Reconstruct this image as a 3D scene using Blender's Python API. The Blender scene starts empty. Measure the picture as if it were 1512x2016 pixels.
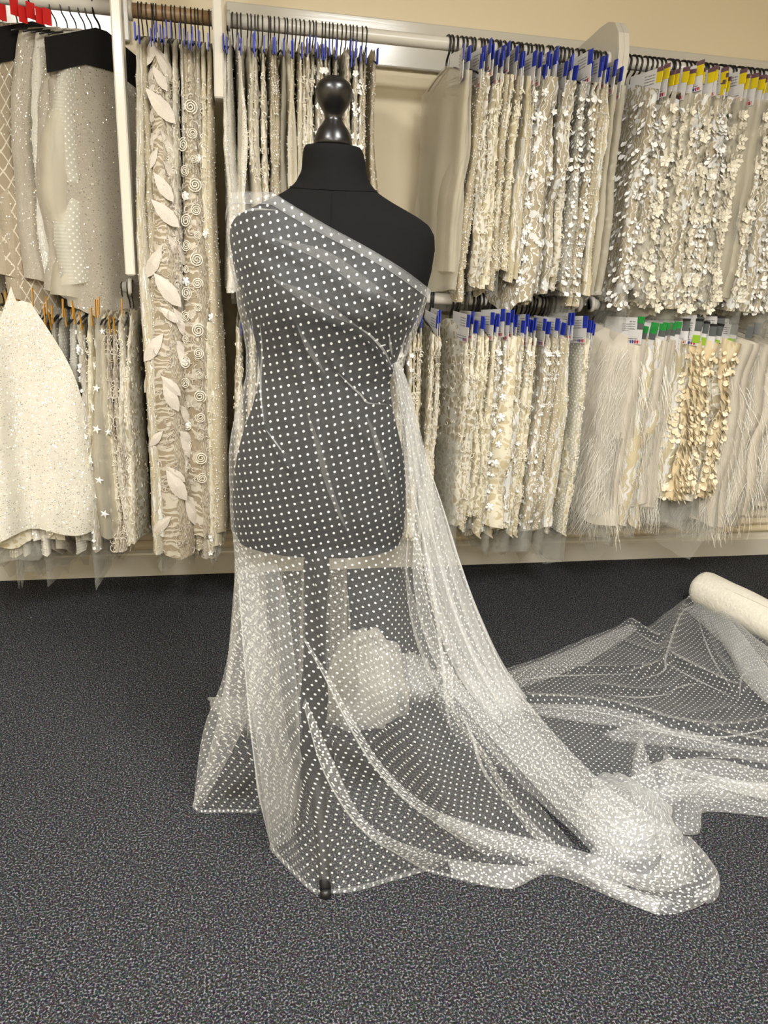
import bpy, math, random
import numpy as np
from math import sin, cos, pi, radians, sqrt
from mathutils import Matrix, Vector

random.seed(7)
rng = np.random.default_rng(7)
S = bpy.context.scene
COL = S.collection

# ------------------------------------------------------------------ camera
YAW, PITCH, ROLL, CAMH, FPX = 12.0, 17.6, 2.55, 1.25, 1500.0
_y, _p, _r = radians(YAW), radians(PITCH), radians(ROLL)
FWD = np.array([sin(_y) * cos(_p), cos(_y) * cos(_p), -sin(_p)])
_rt = np.array([cos(_y), -sin(_y), 0.0])
_up = np.cross(_rt, FWD)
RGT = _rt * cos(_r) + _up * sin(_r)
UPV = _up * cos(_r) - _rt * sin(_r)
CAM = np.array([0.0, 0.0, CAMH])
cd = bpy.data.cameras.new('camera')
cd.sensor_fit = 'VERTICAL'
cd.sensor_height = 36.0
cd.lens = 36.0 * FPX / 2016.0
cd.clip_start = 0.05
co = bpy.data.objects.new('camera', cd)
COL.objects.link(co)
co.matrix_world = Matrix(((RGT[0], UPV[0], -FWD[0], CAM[0]), (RGT[1], UPV[1], -FWD[1], CAM[1]),
                          (RGT[2], UPV[2], -FWD[2], CAM[2]), (0, 0, 0, 1)))
S.camera = co

# ------------------------------------------------------------------ world, lamps, exposure
w = bpy.data.worlds.new('world')
S.world = w
w.use_nodes = True
w.node_tree.nodes['Background'].inputs[0].default_value = (1.0, 0.98, 0.95, 1)
w.node_tree.nodes['Background'].inputs[1].default_value = 0.12
LAMPS = [(0.88, 0.16), (-0.98, 0.16), (0.88, -1.5), (-0.98, -1.5)]
LAMP_W = 42.0
LAMP_COL = (1.0, 0.995, 0.975)
CEIL = 2.75
S.view_settings.view_transform = 'Standard'
S.view_settings.look = 'None'
S.view_settings.gamma = 1.0
S.view_settings.use_curve_mapping = False
S.view_settings.exposure = 0.78
S.cycles.transparent_max_bounces = 20
S.cycles.max_bounces = 4
S.cycles.diffuse_bounces = 2
S.cycles.glossy_bounces = 2
S.cycles.transmission_bounces = 3
S.cycles.use_adaptive_sampling = True
S.cycles.adaptive_threshold = 0.06
S.cycles.adaptive_min_samples = 16


# ------------------------------------------------------------------ helpers
def ray(px, py):
    return FWD + RGT * ((px - 756.0) / FPX) - UPV * ((py - 1008.0) / FPX)


def floor_at(px, py, z=0.0):
    d = ray(px, py)
    return CAM + d * ((z - CAM[2]) / d[2])


# the dress form stands here; its own frame: x across, y away from the camera, z up
BASE = np.array([0.196, 1.51, 0.0])
FROT = radians(-10)
FN = np.array([sin(radians(10)), cos(radians(10)), 0.0])
FL = np.array([FN[1], -FN[0], 0.0])


def loc(P):
    return np.array([(P - BASE) @ FL, (P - BASE) @ FN, P[2]])


def lf(px, py, z=0.0):
    """point of the carpet (or at height z) in the dress form's frame"""
    return loc(floor_at(px, py, z))


def lp(px, py, off):
    """point on the upright plane standing off behind the form's axis"""
    d = ray(px, py)
    return loc(CAM + d * (((BASE - CAM) @ FN + off) / (d @ FN)))


def tag(o, label=None, cat=None, group=None, kind=None):
    if label: o['label'] = label
    if cat: o['category'] = cat
    if group: o['group'] = group
    if kind: o['kind'] = kind
    return o


def empty(name, location=(0, 0, 0), rz=0.0):
    o = bpy.data.objects.new(name, None)
    o.empty_display_size = 0.05
    o.location = location
    o.rotation_euler = (0, 0, rz)
    COL.objects.link(o)
    return o


def mdata(name, verts, faces, mats, uv=None, smooth=True, fmat=None):
    me = bpy.data.meshes.new(name)
    me.from_pydata([tuple(map(float, v)) for v in verts], [], [tuple(map(int, f)) for f in faces])
    for m in (mats if isinstance(mats, (list, tuple)) else [mats]):
        me.materials.append(m)
    if uv is not None:
        lay = me.uv_layers.new(name='UVMap')
        idx = np.empty(len(me.loops), dtype=np.int32)
        me.loops.foreach_get('vertex_index', idx)
        lay.data.foreach_set('uv', np.asarray(uv, dtype=np.float32)[idx].ravel())
    if smooth:
        me.polygons.foreach_set('use_smooth', np.ones(len(me.polygons), dtype=bool))
    if fmat is not None:
        me.polygons.foreach_set('material_index', np.asarray(fmat, dtype=np.int32))
    me.update()
    return me


def obj(name, me, parent=None, **kw):
    o = bpy.data.objects.new(name, me)
    COL.objects.link(o)
    if parent is not None: o.parent = parent
    return tag(o, **kw)


class MB:
    """collects shapes into one mesh"""
    def __init__(s): s.v = []; s.f = []; s.u = []

    def add(s, verts, faces, uv=None):
        k = len(s.v)
        s.v += [tuple(map(float, p)) for p in verts]
        s.f += [tuple(int(i) + k for i in f) for f in faces]
        s.u += [tuple(q) for q in uv] if uv is not None else [(p[1], p[2]) for p in verts]
        return s

    def box(s, lo, hi, bevel=0.0):
        (a, b, c), (d, e, f) = lo, hi
        if bevel <= 0:
            v = [(a, b, c), (d, b, c), (d, e, c), (a, e, c), (a, b, f), (d, b, f), (d, e, f), (a, e, f)]
            q = [(0, 3, 2, 1), (4, 5, 6, 7), (0, 1, 5, 4), (1, 2, 6, 5), (2, 3, 7, 6), (3, 0, 4, 7)]
            return s.add(v, q)
        g = bevel
        rings = []
        for z, t in ((c, g), (c + g, 0), (f - g, 0), (f, g)):
            x0, x1, y0, y1 = a + t, d - t, b + t, e - t
            h = g if t == 0 else g * .6
            rings.append([(x0 + h, y0, z), (x1 - h, y0, z), (x1, y0 + h, z), (x1, y1 - h, z),
                          (x1 - h, y1, z), (x0 + h, y1, z), (x0, y1 - h, z), (x0, y0 + h, z)])
        v = [p for r in rings for p in r]
        q = [(i * 8 + j, i * 8 + (j + 1) % 8, i * 8 + 8 + (j + 1) % 8, i * 8 + 8 + j) for i in range(3) for j in range(8)]
        q += [tuple(range(7, -1, -1)), tuple(range(24, 32))]
        return s.add(v, q)

    def tube(s, pts, rad, n=8, cap=True):
        P = np.asarray(pts, float)
        R = np.full(len(P), rad) if np.isscalar(rad) else np.asarray(rad, float)
        T = np.gradient(P, axis=0)
        T /= np.linalg.norm(T, axis=1)[:, None] + 1e-12
        a = np.array([0, 0, 1.0]) if abs(T[0][2]) < .9 else np.array([1.0, 0, 0])
        N = np.cross(T[0], a); N /= np.linalg.norm(N)
        v = []
        for i in range(len(P)):
            N = N - T[i] * (N @ T[i]); N /= np.linalg.norm(N)
            Bn = np.cross(T[i], N)
            for j in range(n):
                t = 2 * pi * j / n
                v.append(P[i] + (N * cos(t) + Bn * sin(t)) * R[i])
        q = [(i * n + j, i * n + (j + 1) % n, i * n + n + (j + 1) % n, i * n + n + j) for i in range(len(P) - 1) for j in range(n)]
        if cap:
            q += [tuple(range(n - 1, -1, -1)), tuple(range((len(P) - 1) * n, len(P) * n))]
        return s.add(v, q)

    def lathe(s, prof, n=32, center=(0, 0)):
        v = []; q = []
        for r, z in prof:
            for j in range(n):
                t = 2 * pi * j / n
                v.append((center[0] + r * cos(t), center[1] + r * sin(t), z))
        m = len(prof)
        q = [(i * n + j, i * n + (j + 1) % n, i * n + n + (j + 1) % n, i * n + n + j) for i in range(m - 1) for j in range(n)]
        q += [tuple(range(n - 1, -1, -1)), tuple(range((m - 1) * n, m * n))]
        return s.add(v, q)

    def data(s, name, mats, smooth=True):
        return mdata(name, s.v, s.f, mats, uv=s.u, smooth=smooth)

    def build(s, name, mats, parent=None, smooth=True, **kw):
        return obj(name, s.data(name, mats, smooth), parent, **kw)


def grid_faces(nr, nc, closed=False):
    f = []
    for i in range(nr - 1):
        for j in range(nc if closed else nc - 1):
            a = i * nc + j; b = i * nc + (j + 1) % nc
            f.append((a, b, b + nc, a + nc))
    return f


def spline(P, n):
    """smooth curve through the points, n samples evenly spaced along it"""
    P = np.asarray(P, float)
    if len(P) == 2:
        t = np.linspace(0, 1, n)[:, None]
        return P[0] * (1 - t) + P[1] * t
    E = np.vstack([2 * P[0] - P[1], P, 2 * P[-1] - P[-2]])
    out = []
    for i in range(len(P) - 1):
        p0, p1, p2, p3 = E[i:i + 4]
        for t in np.linspace(0, 1, 24, endpoint=False):
            out.append(.5 * ((2 * p1) + (-p0 + p2) * t + (2 * p0 - 5 * p1 + 4 * p2 - p3) * t * t + (-p0 + 3 * p1 - 3 * p2 + p3) * t ** 3))
    out.append(P[-1])
    out = np.array(out)
    d = np.r_[0, np.cumsum(np.linalg.norm(np.diff(out, axis=0), axis=1))]
    s_ = np.linspace(0, d[-1], n)
    return np.stack([np.interp(s_, d, out[:, k]) for k in range(out.shape[1])], 1)


def smooth_noise(n, knots, r):
    k = r.normal(0, 1, knots)
    x = np.linspace(0, knots - 1, n)
    i = np.clip(x.astype(int), 0, knots - 2); t = x - i; t = t * t * (3 - 2 * t)
    return k[i] * (1 - t) + k[i + 1] * t


# ------------------------------------------------------------------ materials
class NT:
    def __init__(s, name):
        s.m = bpy.data.materials.new(name); s.m.use_nodes = True
        s.t = s.m.node_tree; s.t.nodes.clear()
        s.out = s.t.nodes.new('ShaderNodeOutputMaterial')

    def n(s, typ, ins=None, **props):
        k = s.t.nodes.new('ShaderNode' + typ)
        for a, b in props.items(): setattr(k, a, b)
        for a, b in (ins or {}).items(): s.put(k.inputs[a], b)
        return k

    def put(s, sock, v):
        if isinstance(v, bpy.types.NodeSocket): s.t.links.new(v, sock)
        elif isinstance(v, bpy.types.Node): s.t.links.new(v.outputs[0], sock)
        else:
            try: sock.default_value = v
            except Exception: sock.default_value = tuple(v)[:len(sock.default_value)]

    def math(s, op, a, b=0.0, c=0.0):
        k = s.n('Math', operation=op)
        s.put(k.inputs[0], a); s.put(k.inputs[1], b)
        if len(k.inputs) > 2: s.put(k.inputs[2], c)
        return k.outputs[0]

    def vmath(s, op, a, b=(0, 0, 0), out=0):
        k = s.n('VectorMath', operation=op)
        s.put(k.inputs[0], a); s.put(k.inputs[1], b)
        return k.outputs[out]

    def ramp(s, fac, stops, interp='LINEAR'):
        k = s.n('ValToRGB'); s.put(k.inputs[0], fac)
        k.color_ramp.interpolation = interp
        e = k.color_ramp.elements
        while len(e) < len(stops): e.new(.5)
        for q, (p, c) in zip(e, stops):
            q.position = p; q.color = c if len(c) == 4 else (*c, 1)
        return k.outputs[0]

    def mix(s, fac, a, b):
        k = s.n('Mix', data_type='RGBA'); s.put(k.inputs[0], fac); s.put(k.inputs[6], a); s.put(k.inputs[7], b)
        return k.outputs[2]

    def mixs(s, fac, a, b):
        k = s.n('MixShader'); s.put(k.inputs[0], fac); s.put(k.inputs[1], a); s.put(k.inputs[2], b)
        return k.outputs[0]

    def bump(s, h, strength=.3, dist=.002, normal=None):
        k = s.n('Bump', {'Height': h, 'Strength': strength, 'Distance': dist})
        if normal is not None: s.put(k.inputs['Normal'], normal)
        return k.outputs[0]

    def done(s, shader):
        s.t.links.new(shader if isinstance(shader, bpy.types.NodeSocket) else shader.outputs[0], s.out.inputs[0])
        return s.m


def rgb(r, g, b):
    f = lambda c: (c / 255 / 12.92) if c <= 10 else (((c / 255 + .055) / 1.055) ** 2.4)
    return (f(r), f(g), f(b), 1)


def plain(name, col, rough=.6, spec=.4, metal=0.0, grain=0.0, gscale=200, bump=0.0, coat=0.0):
    t = NT(name)
    p = t.n('BsdfPrincipled', {'Base Color': col, 'Roughness': rough, 'Metallic': metal, 'Specular IOR Level': spec, 'Coat Weight': coat})
    if grain or bump:
        tc = t.n('TexCoord')
        nz = t.n('TexNoise', {'Vector': tc.outputs['Object'], 'Scale': gscale, 'Detail': 3.0})
        if grain:
            dark = tuple(c * (1 - grain) for c in col[:3]) + (1,)
            lite = tuple(min(1, c * (1 + grain)) for c in col[:3]) + (1,)
            t.put(p.inputs['Base Color'], t.mix(nz.outputs[0], dark, lite))
        if bump:
            t.put(p.inputs['Normal'], t.bump(nz.outputs[0], bump, .003))
    return t.done(p)


def carpet_mat():
    t = NT('charcoal_carpet')
    tc = t.n('TexCoord')
    n1 = t.n('TexNoise', {'Vector': tc.outputs['Object'], 'Scale': 235.0, 'Detail': 3.0, 'Roughness': .65})
    n2 = t.n('TexNoise', {'Vector': tc.outputs['Object'], 'Scale': 5.0, 'Detail': 3.0})
    n3 = t.n('TexVoronoi', {'Vector': tc.outputs['Object'], 'Scale': 420.0})
    n4 = t.n('TexNoise', {'Vector': tc.outputs['Object'], 'Scale': 420.0, 'Detail': 2.0, 'Roughness': .7})
    nn = t.math('MULTIPLY_ADD', n4.outputs[0], .2, t.math('MULTIPLY', n1.outputs[0], .8))
    c = t.ramp(nn, [(.36, rgb(5, 5, 6)), (.46, rgb(22, 22, 24)), (.53, rgb(50, 50, 53)), (.61, rgb(142, 142, 147))])
    c2 = t.mix(t.math('MULTIPLY', n2.outputs[0], .2), c, rgb(26, 26, 29))
    lint = t.n('TexVoronoi', {'Vector': tc.outputs['Object'], 'Scale': 30.0})
    lk = t.n('TexWhiteNoise', {'Vector': lint.outputs['Position']}, noise_dimensions='3D')
    lm = t.math('MULTIPLY', t.math('LESS_THAN', lint.outputs['Distance'], .05), t.math('GREATER_THAN', lk.outputs[0], .93))
    tint = t.mix(.03, c2, n3.outputs['Color'])
    tint = t.mix(lm, tint, rgb(210, 210, 205))
    p = t.n('BsdfPrincipled', {'Base Color': tint, 'Roughness': 1.0, 'Specular IOR Level': .03})
    t.put(p.inputs['Normal'], t.bump(nn, 1.0, .006))
    return t.done(p)


def wall_mat():
    t = NT('cream_wall_paint')
    tc = t.n('TexCoord')
    nz = t.n('TexNoise', {'Vector': tc.outputs['Object'], 'Scale': 90.0, 'Detail': 4.0})
    n2 = t.n('TexNoise', {'Vector': tc.outputs['Object'], 'Scale': 1.7, 'Detail': 2.0})
    c = t.mix(n2.outputs[0], rgb(236, 220, 187), rgb(241, 226, 194))
    p = t.n('BsdfPrincipled', {'Base Color': c, 'Roughness': .55, 'Specular IOR Level': .3})
    t.put(p.inputs['Normal'], t.bump(nz.outputs[0], .15, .002))
    return t.done(p)


def gloss_white():
    t = NT('white_gloss_paint')
    tc = t.n('TexCoord')
    mp = t.n('Mapping', {'Vector': tc.outputs['Object'], 'Scale': (6, 40, 160)})
    nz = t.n('TexNoise', {'Vector': mp, 'Scale': 1.0, 'Detail': 3.0})
    p = t.n('BsdfPrincipled', {'Base Color': rgb(216, 210, 196), 'Roughness': .16, 'Specular IOR Level': .5})
    t.put(p.inputs['Normal'], t.bump(nz.outputs[0], .05, .002))
    return t.done(p)


def tulle_mat(name='dotted_tulle', a=.0150, r=.0024, alpha=.098, dots=True, tint=(.93, .93, .90, 1), graze=.5, mesh_tint=(.74, .74, .725, 1)):
    t = NT(name)
    uv = t.n('UVMap', uv_map='UVMap')
    lw = t.n('LayerWeight', {'Blend': .5})
    g = t.math('POWER', lw.outputs['Facing'], 3.0)
    mesh = t.n('TexNoise', {'Vector': uv.outputs[0], 'Scale': 9.0, 'Detail': 2.0})
    al = t.math('ADD', t.math('MULTIPLY', g, graze), t.math('MULTIPLY_ADD', mesh.outputs[0], .05, alpha - .025))
    if dots:
        mp = t.n('Mapping', {'Vector': uv.outputs[0], 'Scale': (1 / a, 1 / a, 1), 'Rotation': (0, 0, pi / 4)})
        fr = t.vmath('SUBTRACT', t.vmath('FRACTION', mp.outputs[0]), (.5, .5, 0))
        d = t.vmath('LENGTH', t.vmath('MULTIPLY', fr, (1, 1, 0)), out=1)
        dot = t.math('LESS_THAN', d, r / a)
        al = t.math('MAXIMUM', al, t.math('MULTIPLY', dot, .93))
        tint = t.mix(dot, mesh_tint, tint)
    else:
        tint = mesh_tint
    al = t.math('MINIMUM', al, 1.0)
    df = t.n('BsdfDiffuse', {'Color': tint})
    tr = t.n('BsdfTranslucent', {'Color': tint})
    gl = t.n('BsdfGlossy', {'Color': (1, 1, 1, 1), 'Roughness': .45})
    body = t.mixs(.06, t.mixs(.42, df, tr), gl)
    return t.done(t.mixs(al, t.n('BsdfTransparent'), body))


def fabric_mat(name, col, thread, pattern, base_alpha=.75, scale=1.0, sparkle=0.0, rough=.75):
    """sample fabrics: tulle ground with embroidered thread, beads or sequins"""
    t = NT(name)
    uv = t.n('UVMap', uv_map='UVMap')
    oi = t.n('ObjectInfo')
    off = t.n('CombineXYZ', {0: t.math('MULTIPLY', oi.outputs['Random'], 7.3), 1: t.math('MULTIPLY', oi.outputs['Random'], 3.1), 2: oi.outputs['Random']})
    v = t.vmath('ADD', uv.outputs[0], off.outputs[0])
    wn = t.n('TexNoise', {'Vector': v, 'Scale': 26.0 * scale, 'Detail': 2.0})
    warp = t.vmath('ADD', v, t.vmath('SCALE', t.vmath('SUBTRACT', wn.outputs['Color'], (.5, .5, .5)), (0, 0, 0)))
    sc = t.n('VectorMath', operation='SCALE'); t.put(sc.inputs[0], t.vmath('SUBTRACT', wn.outputs['Color'], (.5, .5, .5))); sc.inputs['Scale'].default_value = .035 / scale
    warp = t.vmath('ADD', v, sc.outputs[0])
    if pattern == 'corded':      # meandering cords and leaf shapes
        a = t.n('TexVoronoi', {'Vector': warp, 'Scale': 34.0 * scale}, feature='DISTANCE_TO_EDGE')
        m = t.math('LESS_THAN', a.outputs['Distance'], .13)
        b = t.n('TexVoronoi', {'Vector': warp, 'Scale': 15.0 * scale}, feature='DISTANCE_TO_EDGE')
        m2 = t.math('GREATER_THAN', b.outputs['Distance'], .25)
        m = t.math('MAXIMUM', m, m2)
    elif pattern == 'floral':
        a = t.n('TexVoronoi', {'Vector': warp, 'Scale': 30.0 * scale}, feature='SMOOTH_F1')
        b = t.n('TexWave', {'Vector': warp, 'Scale': 22.0 * scale, 'Distortion': 9.0, 'Detail': 2.0, 'Detail Scale': 1.5})
        m = t.math('MAXIMUM', t.math('LESS_THAN', a.outputs['Distance'], .30), t.math('GREATER_THAN', b.outputs[0], .86))
    elif pattern == 'scroll':
        a = t.n('TexWave', {'Vector': warp, 'Scale': 9.0 * scale, 'Distortion': 14.0, 'Detail': 1.0, 'Detail Scale': .9}, wave_type='RINGS')
        b = t.n('TexWave', {'Vector': v, 'Scale': 60.0 * scale, 'Distortion': 3.0, 'Detail Scale': 1.0})
        m = t.math('GREATER_THAN', t.math('MULTIPLY_ADD', b.outputs[0], .22, a.outputs[0]), .72)
    elif pattern == 'net':
        mp = t.n('Mapping', {'Vector': v, 'Scale': (42 * scale, 26 * scale, 1), 'Rotation': (0, 0, pi / 4)})
        f = t.vmath('ABSOLUTE', t.vmath('SUBTRACT', t.vmath('FRACTION', mp.outputs[0]), (.5, .5, 0)))
        sx = t.n('SeparateXYZ', {0: f})
        m = t.math('GREATER_THAN', t.math('MAXIMUM', sx.outputs[0], sx.outputs[1]), .44)
    elif pattern == 'beads':
        a = t.n('TexVoronoi', {'Vector': v, 'Scale': 120.0 * scale})
        b = t.n('TexNoise', {'Vector': v, 'Scale': 30.0 * scale, 'Detail': 1.0})
        m = t.math('MULTIPLY', t.math('LESS_THAN', a.outputs['Distance'], .33), t.math('GREATER_THAN', b.outputs[0], .47))
    elif pattern == 'dots':
        mp = t.n('Mapping', {'Vector': v, 'Scale': (70 * scale, 70 * scale, 1), 'Rotation': (0, 0, pi / 4)})
        f = t.vmath('MULTIPLY', t.vmath('SUBTRACT', t.vmath('FRACTION', mp.outputs[0]), (.5, .5, 0)), (1, 1, 0))
        m = t.math('LESS_THAN', t.vmath('LENGTH', f, out=1), .2)
    elif pattern == 'stripe':
        mp = t.n('Mapping', {'Vector': warp, 'Scale': (60 * scale, 5 * scale, 1)})
        a = t.n('TexNoise', {'Vector': mp, 'Scale': 2.0, 'Detail': 3.0})
        m = t.math('GREATER_THAN', a.outputs[0], .52)
    else:
        a = t.n('TexNoise', {'Vector': v, 'Scale': 240.0, 'Detail': 1.0})
        m = t.math('MULTIPLY', t.math('GREATER_THAN', a.outputs[0], .6), .25)
    big = t.n('TexNoise', {'Vector': v, 'Scale': 5.0, 'Detail': 2.0})
    shade = t.math('MULTIPLY_ADD', t.math('ADD', big.outputs[0], oi.outputs['Random']), .22, .80)
    cg = t.vmath('SCALE', col[:3]); cg.node.inputs['Scale'].default_value = 1.0; t.t.links.new(shade, cg.node.inputs['Scale'])
    c = t.mix(m, cg, thread)
    p = t.n('BsdfPrincipled', {'Base Color': c, 'Roughness': rough, 'Specular IOR Level': .35})
    nrm = t.bump(m, .6, .0025)
    if sparkle > 0:
        sv = t.n('TexVoronoi', {'Vector': v, 'Scale': 210.0})
        pick = t.n('TexWhiteNoise', {'Vector': sv.outputs['Position']}, noise_dimensions='3D')
        seq = t.math('MULTIPLY', t.math('GREATER_THAN', pick.outputs[0], 1 - sparkle), t.math('LESS_THAN', sv.outputs['Distance'], .42))
        dirn = t.vmath('SUBTRACT', sv.outputs['Color'], (.5, .5, .5))
        geo = t.n('NewGeometry')
        sn = t.vmath('NORMALIZE', t.vmath('ADD', t.vmath('ADD', geo.outputs['Normal'], (0, -.25, .35)), t.vmath('MULTIPLY', dirn, (1.2, 1.2, 1.2))))
        gl = t.n('BsdfGlossy', {'Color': (1, .98, .93, 1), 'Roughness': .17, 'Normal': sn})
    t.put(p.inputs['Normal'], nrm)
    trl = t.n('BsdfTranslucent', {'Color': c})
    sh = t.mixs(.25, p, trl)
    if sparkle > 0:
        sh = t.mixs(t.math('MULTIPLY', seq, .62), sh, gl)
        m = t.math('MAXIMUM', m, seq)
    al = t.math('MAXIMUM', base_alpha, t.math('MULTIPLY', m, .97))
    return t.done(sh if base_alpha >= .7 else t.mixs(al, t.n('BsdfTransparent'), sh))


def card_mat(name, paper):
    """printed card: short text lines, a footer of small print and little coloured icons"""
    t = NT(name)
    uv = t.n('UVMap', uv_map='UVMap')
    sx = t.n('SeparateXYZ', {0: uv.outputs[0]})
    u, v = sx.outputs[0], sx.outputs[1]
    def band(x, a, b): return t.math('MULTIPLY', t.math('GREATER_THAN', x, a), t.math('LESS_THAN', x, b))
    nz = t.n('TexNoise', {'Vector': t.n('Mapping', {'Vector': uv.outputs[0], 'Scale': (60, 20, 1)}), 'Scale': 1.0, 'Detail': 1.0})
    word = t.math('GREATER_THAN', nz.outputs[0], .44)
    lines = t.math('LESS_THAN', t.math('FRACT', t.math('MULTIPLY', v, 11.0)), .42)
    top = t.math('MULTIPLY', t.math('MULTIPLY', band(u, .48, .80), band(v, .52, .90)), lines)
    low = t.math('MULTIPLY', t.math('MULTIPLY', band(u, .05, .90), band(v, .08, .28)), lines)
    ink = t.math('MULTIPLY', t.math('MAXIMUM', top, low), word)
    ic = t.math('MULTIPLY', t.math('MULTIPLY', band(u, .70, .95), band(v, .03, .15)), t.math('LESS_THAN', t.math('FRACT', t.math('MULTIPLY', u, 16.0)), .7))
    c = t.mix(t.math('MULTIPLY', ink, .75), paper, (.03, .03, .04, 1))
    c = t.mix(ic, c, t.ramp(t.math('MULTIPLY_ADD', u, 4.0, -2.8), [(0, rgb(60, 70, 150)), (.5, rgb(190, 40, 50)), (1, rgb(150, 60, 130))], 'CONSTANT'))
    p = t.n('BsdfPrincipled', {'Base Color': c, 'Roughness': .35})
    return t.done(p)


M = {}
M['carpet'] = carpet_mat()
M['wall'] = wall_mat()
M['gloss'] = gloss_white()
M['ceiling'] = plain('ceiling_paint', rgb(226, 220, 205), .8)
M['rail'] = plain('white_rail', rgb(214, 208, 196), .28, .5)
M['rail_shaded'] = plain('tan_shaded_rail', rgb(150, 120, 84), .4, .4)  # the rail again, its shade between the posts put into the tan
M['black_plastic'] = plain('black_plastic', rgb(22, 21, 21), .38, .5)
M['velvet'] = plain('black_flock', rgb(24, 22, 21), .9, .2, grain=.3, gscale=400)
M['stand'] = plain('dark_stand_wood', rgb(16, 14, 14), .55, .3)
M['jersey'] = plain('black_jersey', rgb(17, 16, 16), .9, .12, grain=.25, gscale=900, bump=.12)
M['lacquer'] = plain('black_lacquer', rgb(13, 11, 11), .3, .5)
M['tulle'] = tulle_mat()
M['tulle_thick'] = tulle_mat('dotted_tulle_gathered', alpha=.28)
M['tulle_edge'] = tulle_mat('tulle_selvage', alpha=.09, dots=False)
M['tulle_gather'] = tulle_mat('dotted_tulle_pleated', alpha=.16, r=.0021)
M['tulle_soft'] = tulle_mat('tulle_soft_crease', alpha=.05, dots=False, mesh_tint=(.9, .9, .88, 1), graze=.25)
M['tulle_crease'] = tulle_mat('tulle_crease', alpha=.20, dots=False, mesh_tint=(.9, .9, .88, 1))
M['tulle_bunch'] = tulle_mat('dotted_tulle_bunched', alpha=.34, graze=.25, mesh_tint=(.88, .87, .83, 1))
M['roll'] = plain('cream_roll_tulle', rgb(232, 226, 210), .85, .2, grain=.14, gscale=90, bump=1.0)
M['card'] = card_mat('printed_card', rgb(222, 219, 216))
for nm, c in dict(blue=(38, 56, 168), red=(196, 32, 30), yellow=(226, 200, 30), green=(40, 140, 60), grey=(92, 96, 94),
                  lime=(150, 190, 50), orange=(196, 140, 40), plum=(110, 80, 90)).items():
    M['tab_' + nm] = plain('tab_' + nm, rgb(*c), .45)

IV, CH, CR, WH = rgb(198, 184, 154), rgb(178, 162, 136), rgb(214, 200, 164), rgb(236, 232, 222)
T1, T2, T3 = rgb(244, 238, 222), rgb(232, 222, 202), rgb(250, 248, 242)
M['f_corded'] = fabric_mat('corded_lace', IV, T1, 'corded', .75)
M['f_floral'] = fabric_mat('floral_lace', IV, T3, 'floral', .72)
M['f_scroll'] = fabric_mat('scroll_embroidery', CH, T2, 'scroll', .92, 2.0)
M['f_net'] = fabric_mat('diamond_net', CH, T2, 'net', .8, sparkle=.05)
M['f_beads'] = fabric_mat('beaded_tulle', IV, T3, 'beads', .75, sparkle=.12)
M['f_sequin'] = fabric_mat('sequin_tulle', rgb(226, 220, 205), T1, 'plain', .85, sparkle=.4)
M['f_glitter'] = fabric_mat('champagne_glitter_tulle', rgb(192, 182, 164), T2, 'plain', .88, sparkle=.2)
M['f_plain'] = fabric_mat('plain_ivory_tulle', rgb(236, 227, 204), T1, 'plain', .5)
M['f_dots'] = fabric_mat('fine_dot_tulle', rgb(224, 219, 202), T3, 'dots', .6)
M['f_stripe'] = fabric_mat('striped_bead_lace', CR, T3, 'stripe', .82)
M['f_cream'] = fabric_mat('cream_corded_lace', CR, rgb(250, 242, 218), 'corded', .82)
M['f_peach'] = fabric_mat('peach_satin_ruffle', rgb(240, 216, 172), rgb(250, 234, 198), 'stripe', .97, .6)
M['f_feather'] = fabric_mat('feather_ground', rgb(230, 220, 202), T1, 'plain', .75)
M['f_grey'] = fabric_mat('sheer_hem_tulle', rgb(206, 204, 194), T1, 'plain', .24)
M['petal'] = plain('ivory_petal', rgb(240, 232, 212), .5, .4, grain=.06, gscale=60)
M['petal_white'] = plain('white_petal', rgb(246, 244, 238), .5, .4)
M['petal_peach'] = plain('peach_petal', rgb(246, 230, 196), .35, .5, grain=.08, gscale=60)
M['plume'] = plain('feather_strand', rgb(250, 244, 230), .6, .3)
M['leaf'] = plain('sequin_leaf', rgb(222, 212, 198), .6, .3, grain=.12, gscale=500, bump=.6)
M['star'] = plain('silver_star', rgb(236, 234, 226), .3, .5)

# ------------------------------------------------------------------ room
W = 3.08          # face of the long wall
X0, X1, YB = -2.4, 3.4, -2.6


def struct(name, mb, mat, parent=None, smooth=False, **kw):
    return mb.build(name, mat, parent, smooth, kind='structure', **kw)


struct('floor', MB().box((X0, YB, -.1), (X1, W, 0)), M['carpet'], label='charcoal grey speckled carpet floor')
struct('wall_back', MB().box((X0, W, -.1), (X1, W + .12, CEIL)), M['wall'], label='cream painted wall behind the fabric rails')
struct('wall_left', MB().box((X0 - .12, YB, -.1), (X0, W + .12, CEIL)), M['wall'], label='cream side wall of the shop')
struct('wall_right', MB().box((X1, YB, -.1), (X1 + .12, W + .12, CEIL)), M['wall'], label='cream far side wall of the shop')
struct('wall_front', MB().box((X0, YB - .12, -.1), (X1, YB, CEIL)), M['wall'], label='cream wall opposite the rails')
struct('ceiling', MB().box((X0 - .12, YB - .12, CEIL), (X1 + .12, W + .12, CEIL + .1)), M['ceiling'], label='white ceiling')


def extrude_profile(prof, x0, x1):
    mb = MB(); n = len(prof)
    v = [(x0, y, z) for y, z in prof] + [(x1, y, z) for y, z in prof]
    q = [(i, (i + 1) % n, n + (i + 1) % n, n + i) for i in range(n)]
    mb.add(v, q)
    mb.add([v[i] for i in range(n)], [tuple(range(n))]); mb.add([v[n + i] for i in range(n)], [tuple(range(n - 1, -1, -1))])
    return mb


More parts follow.
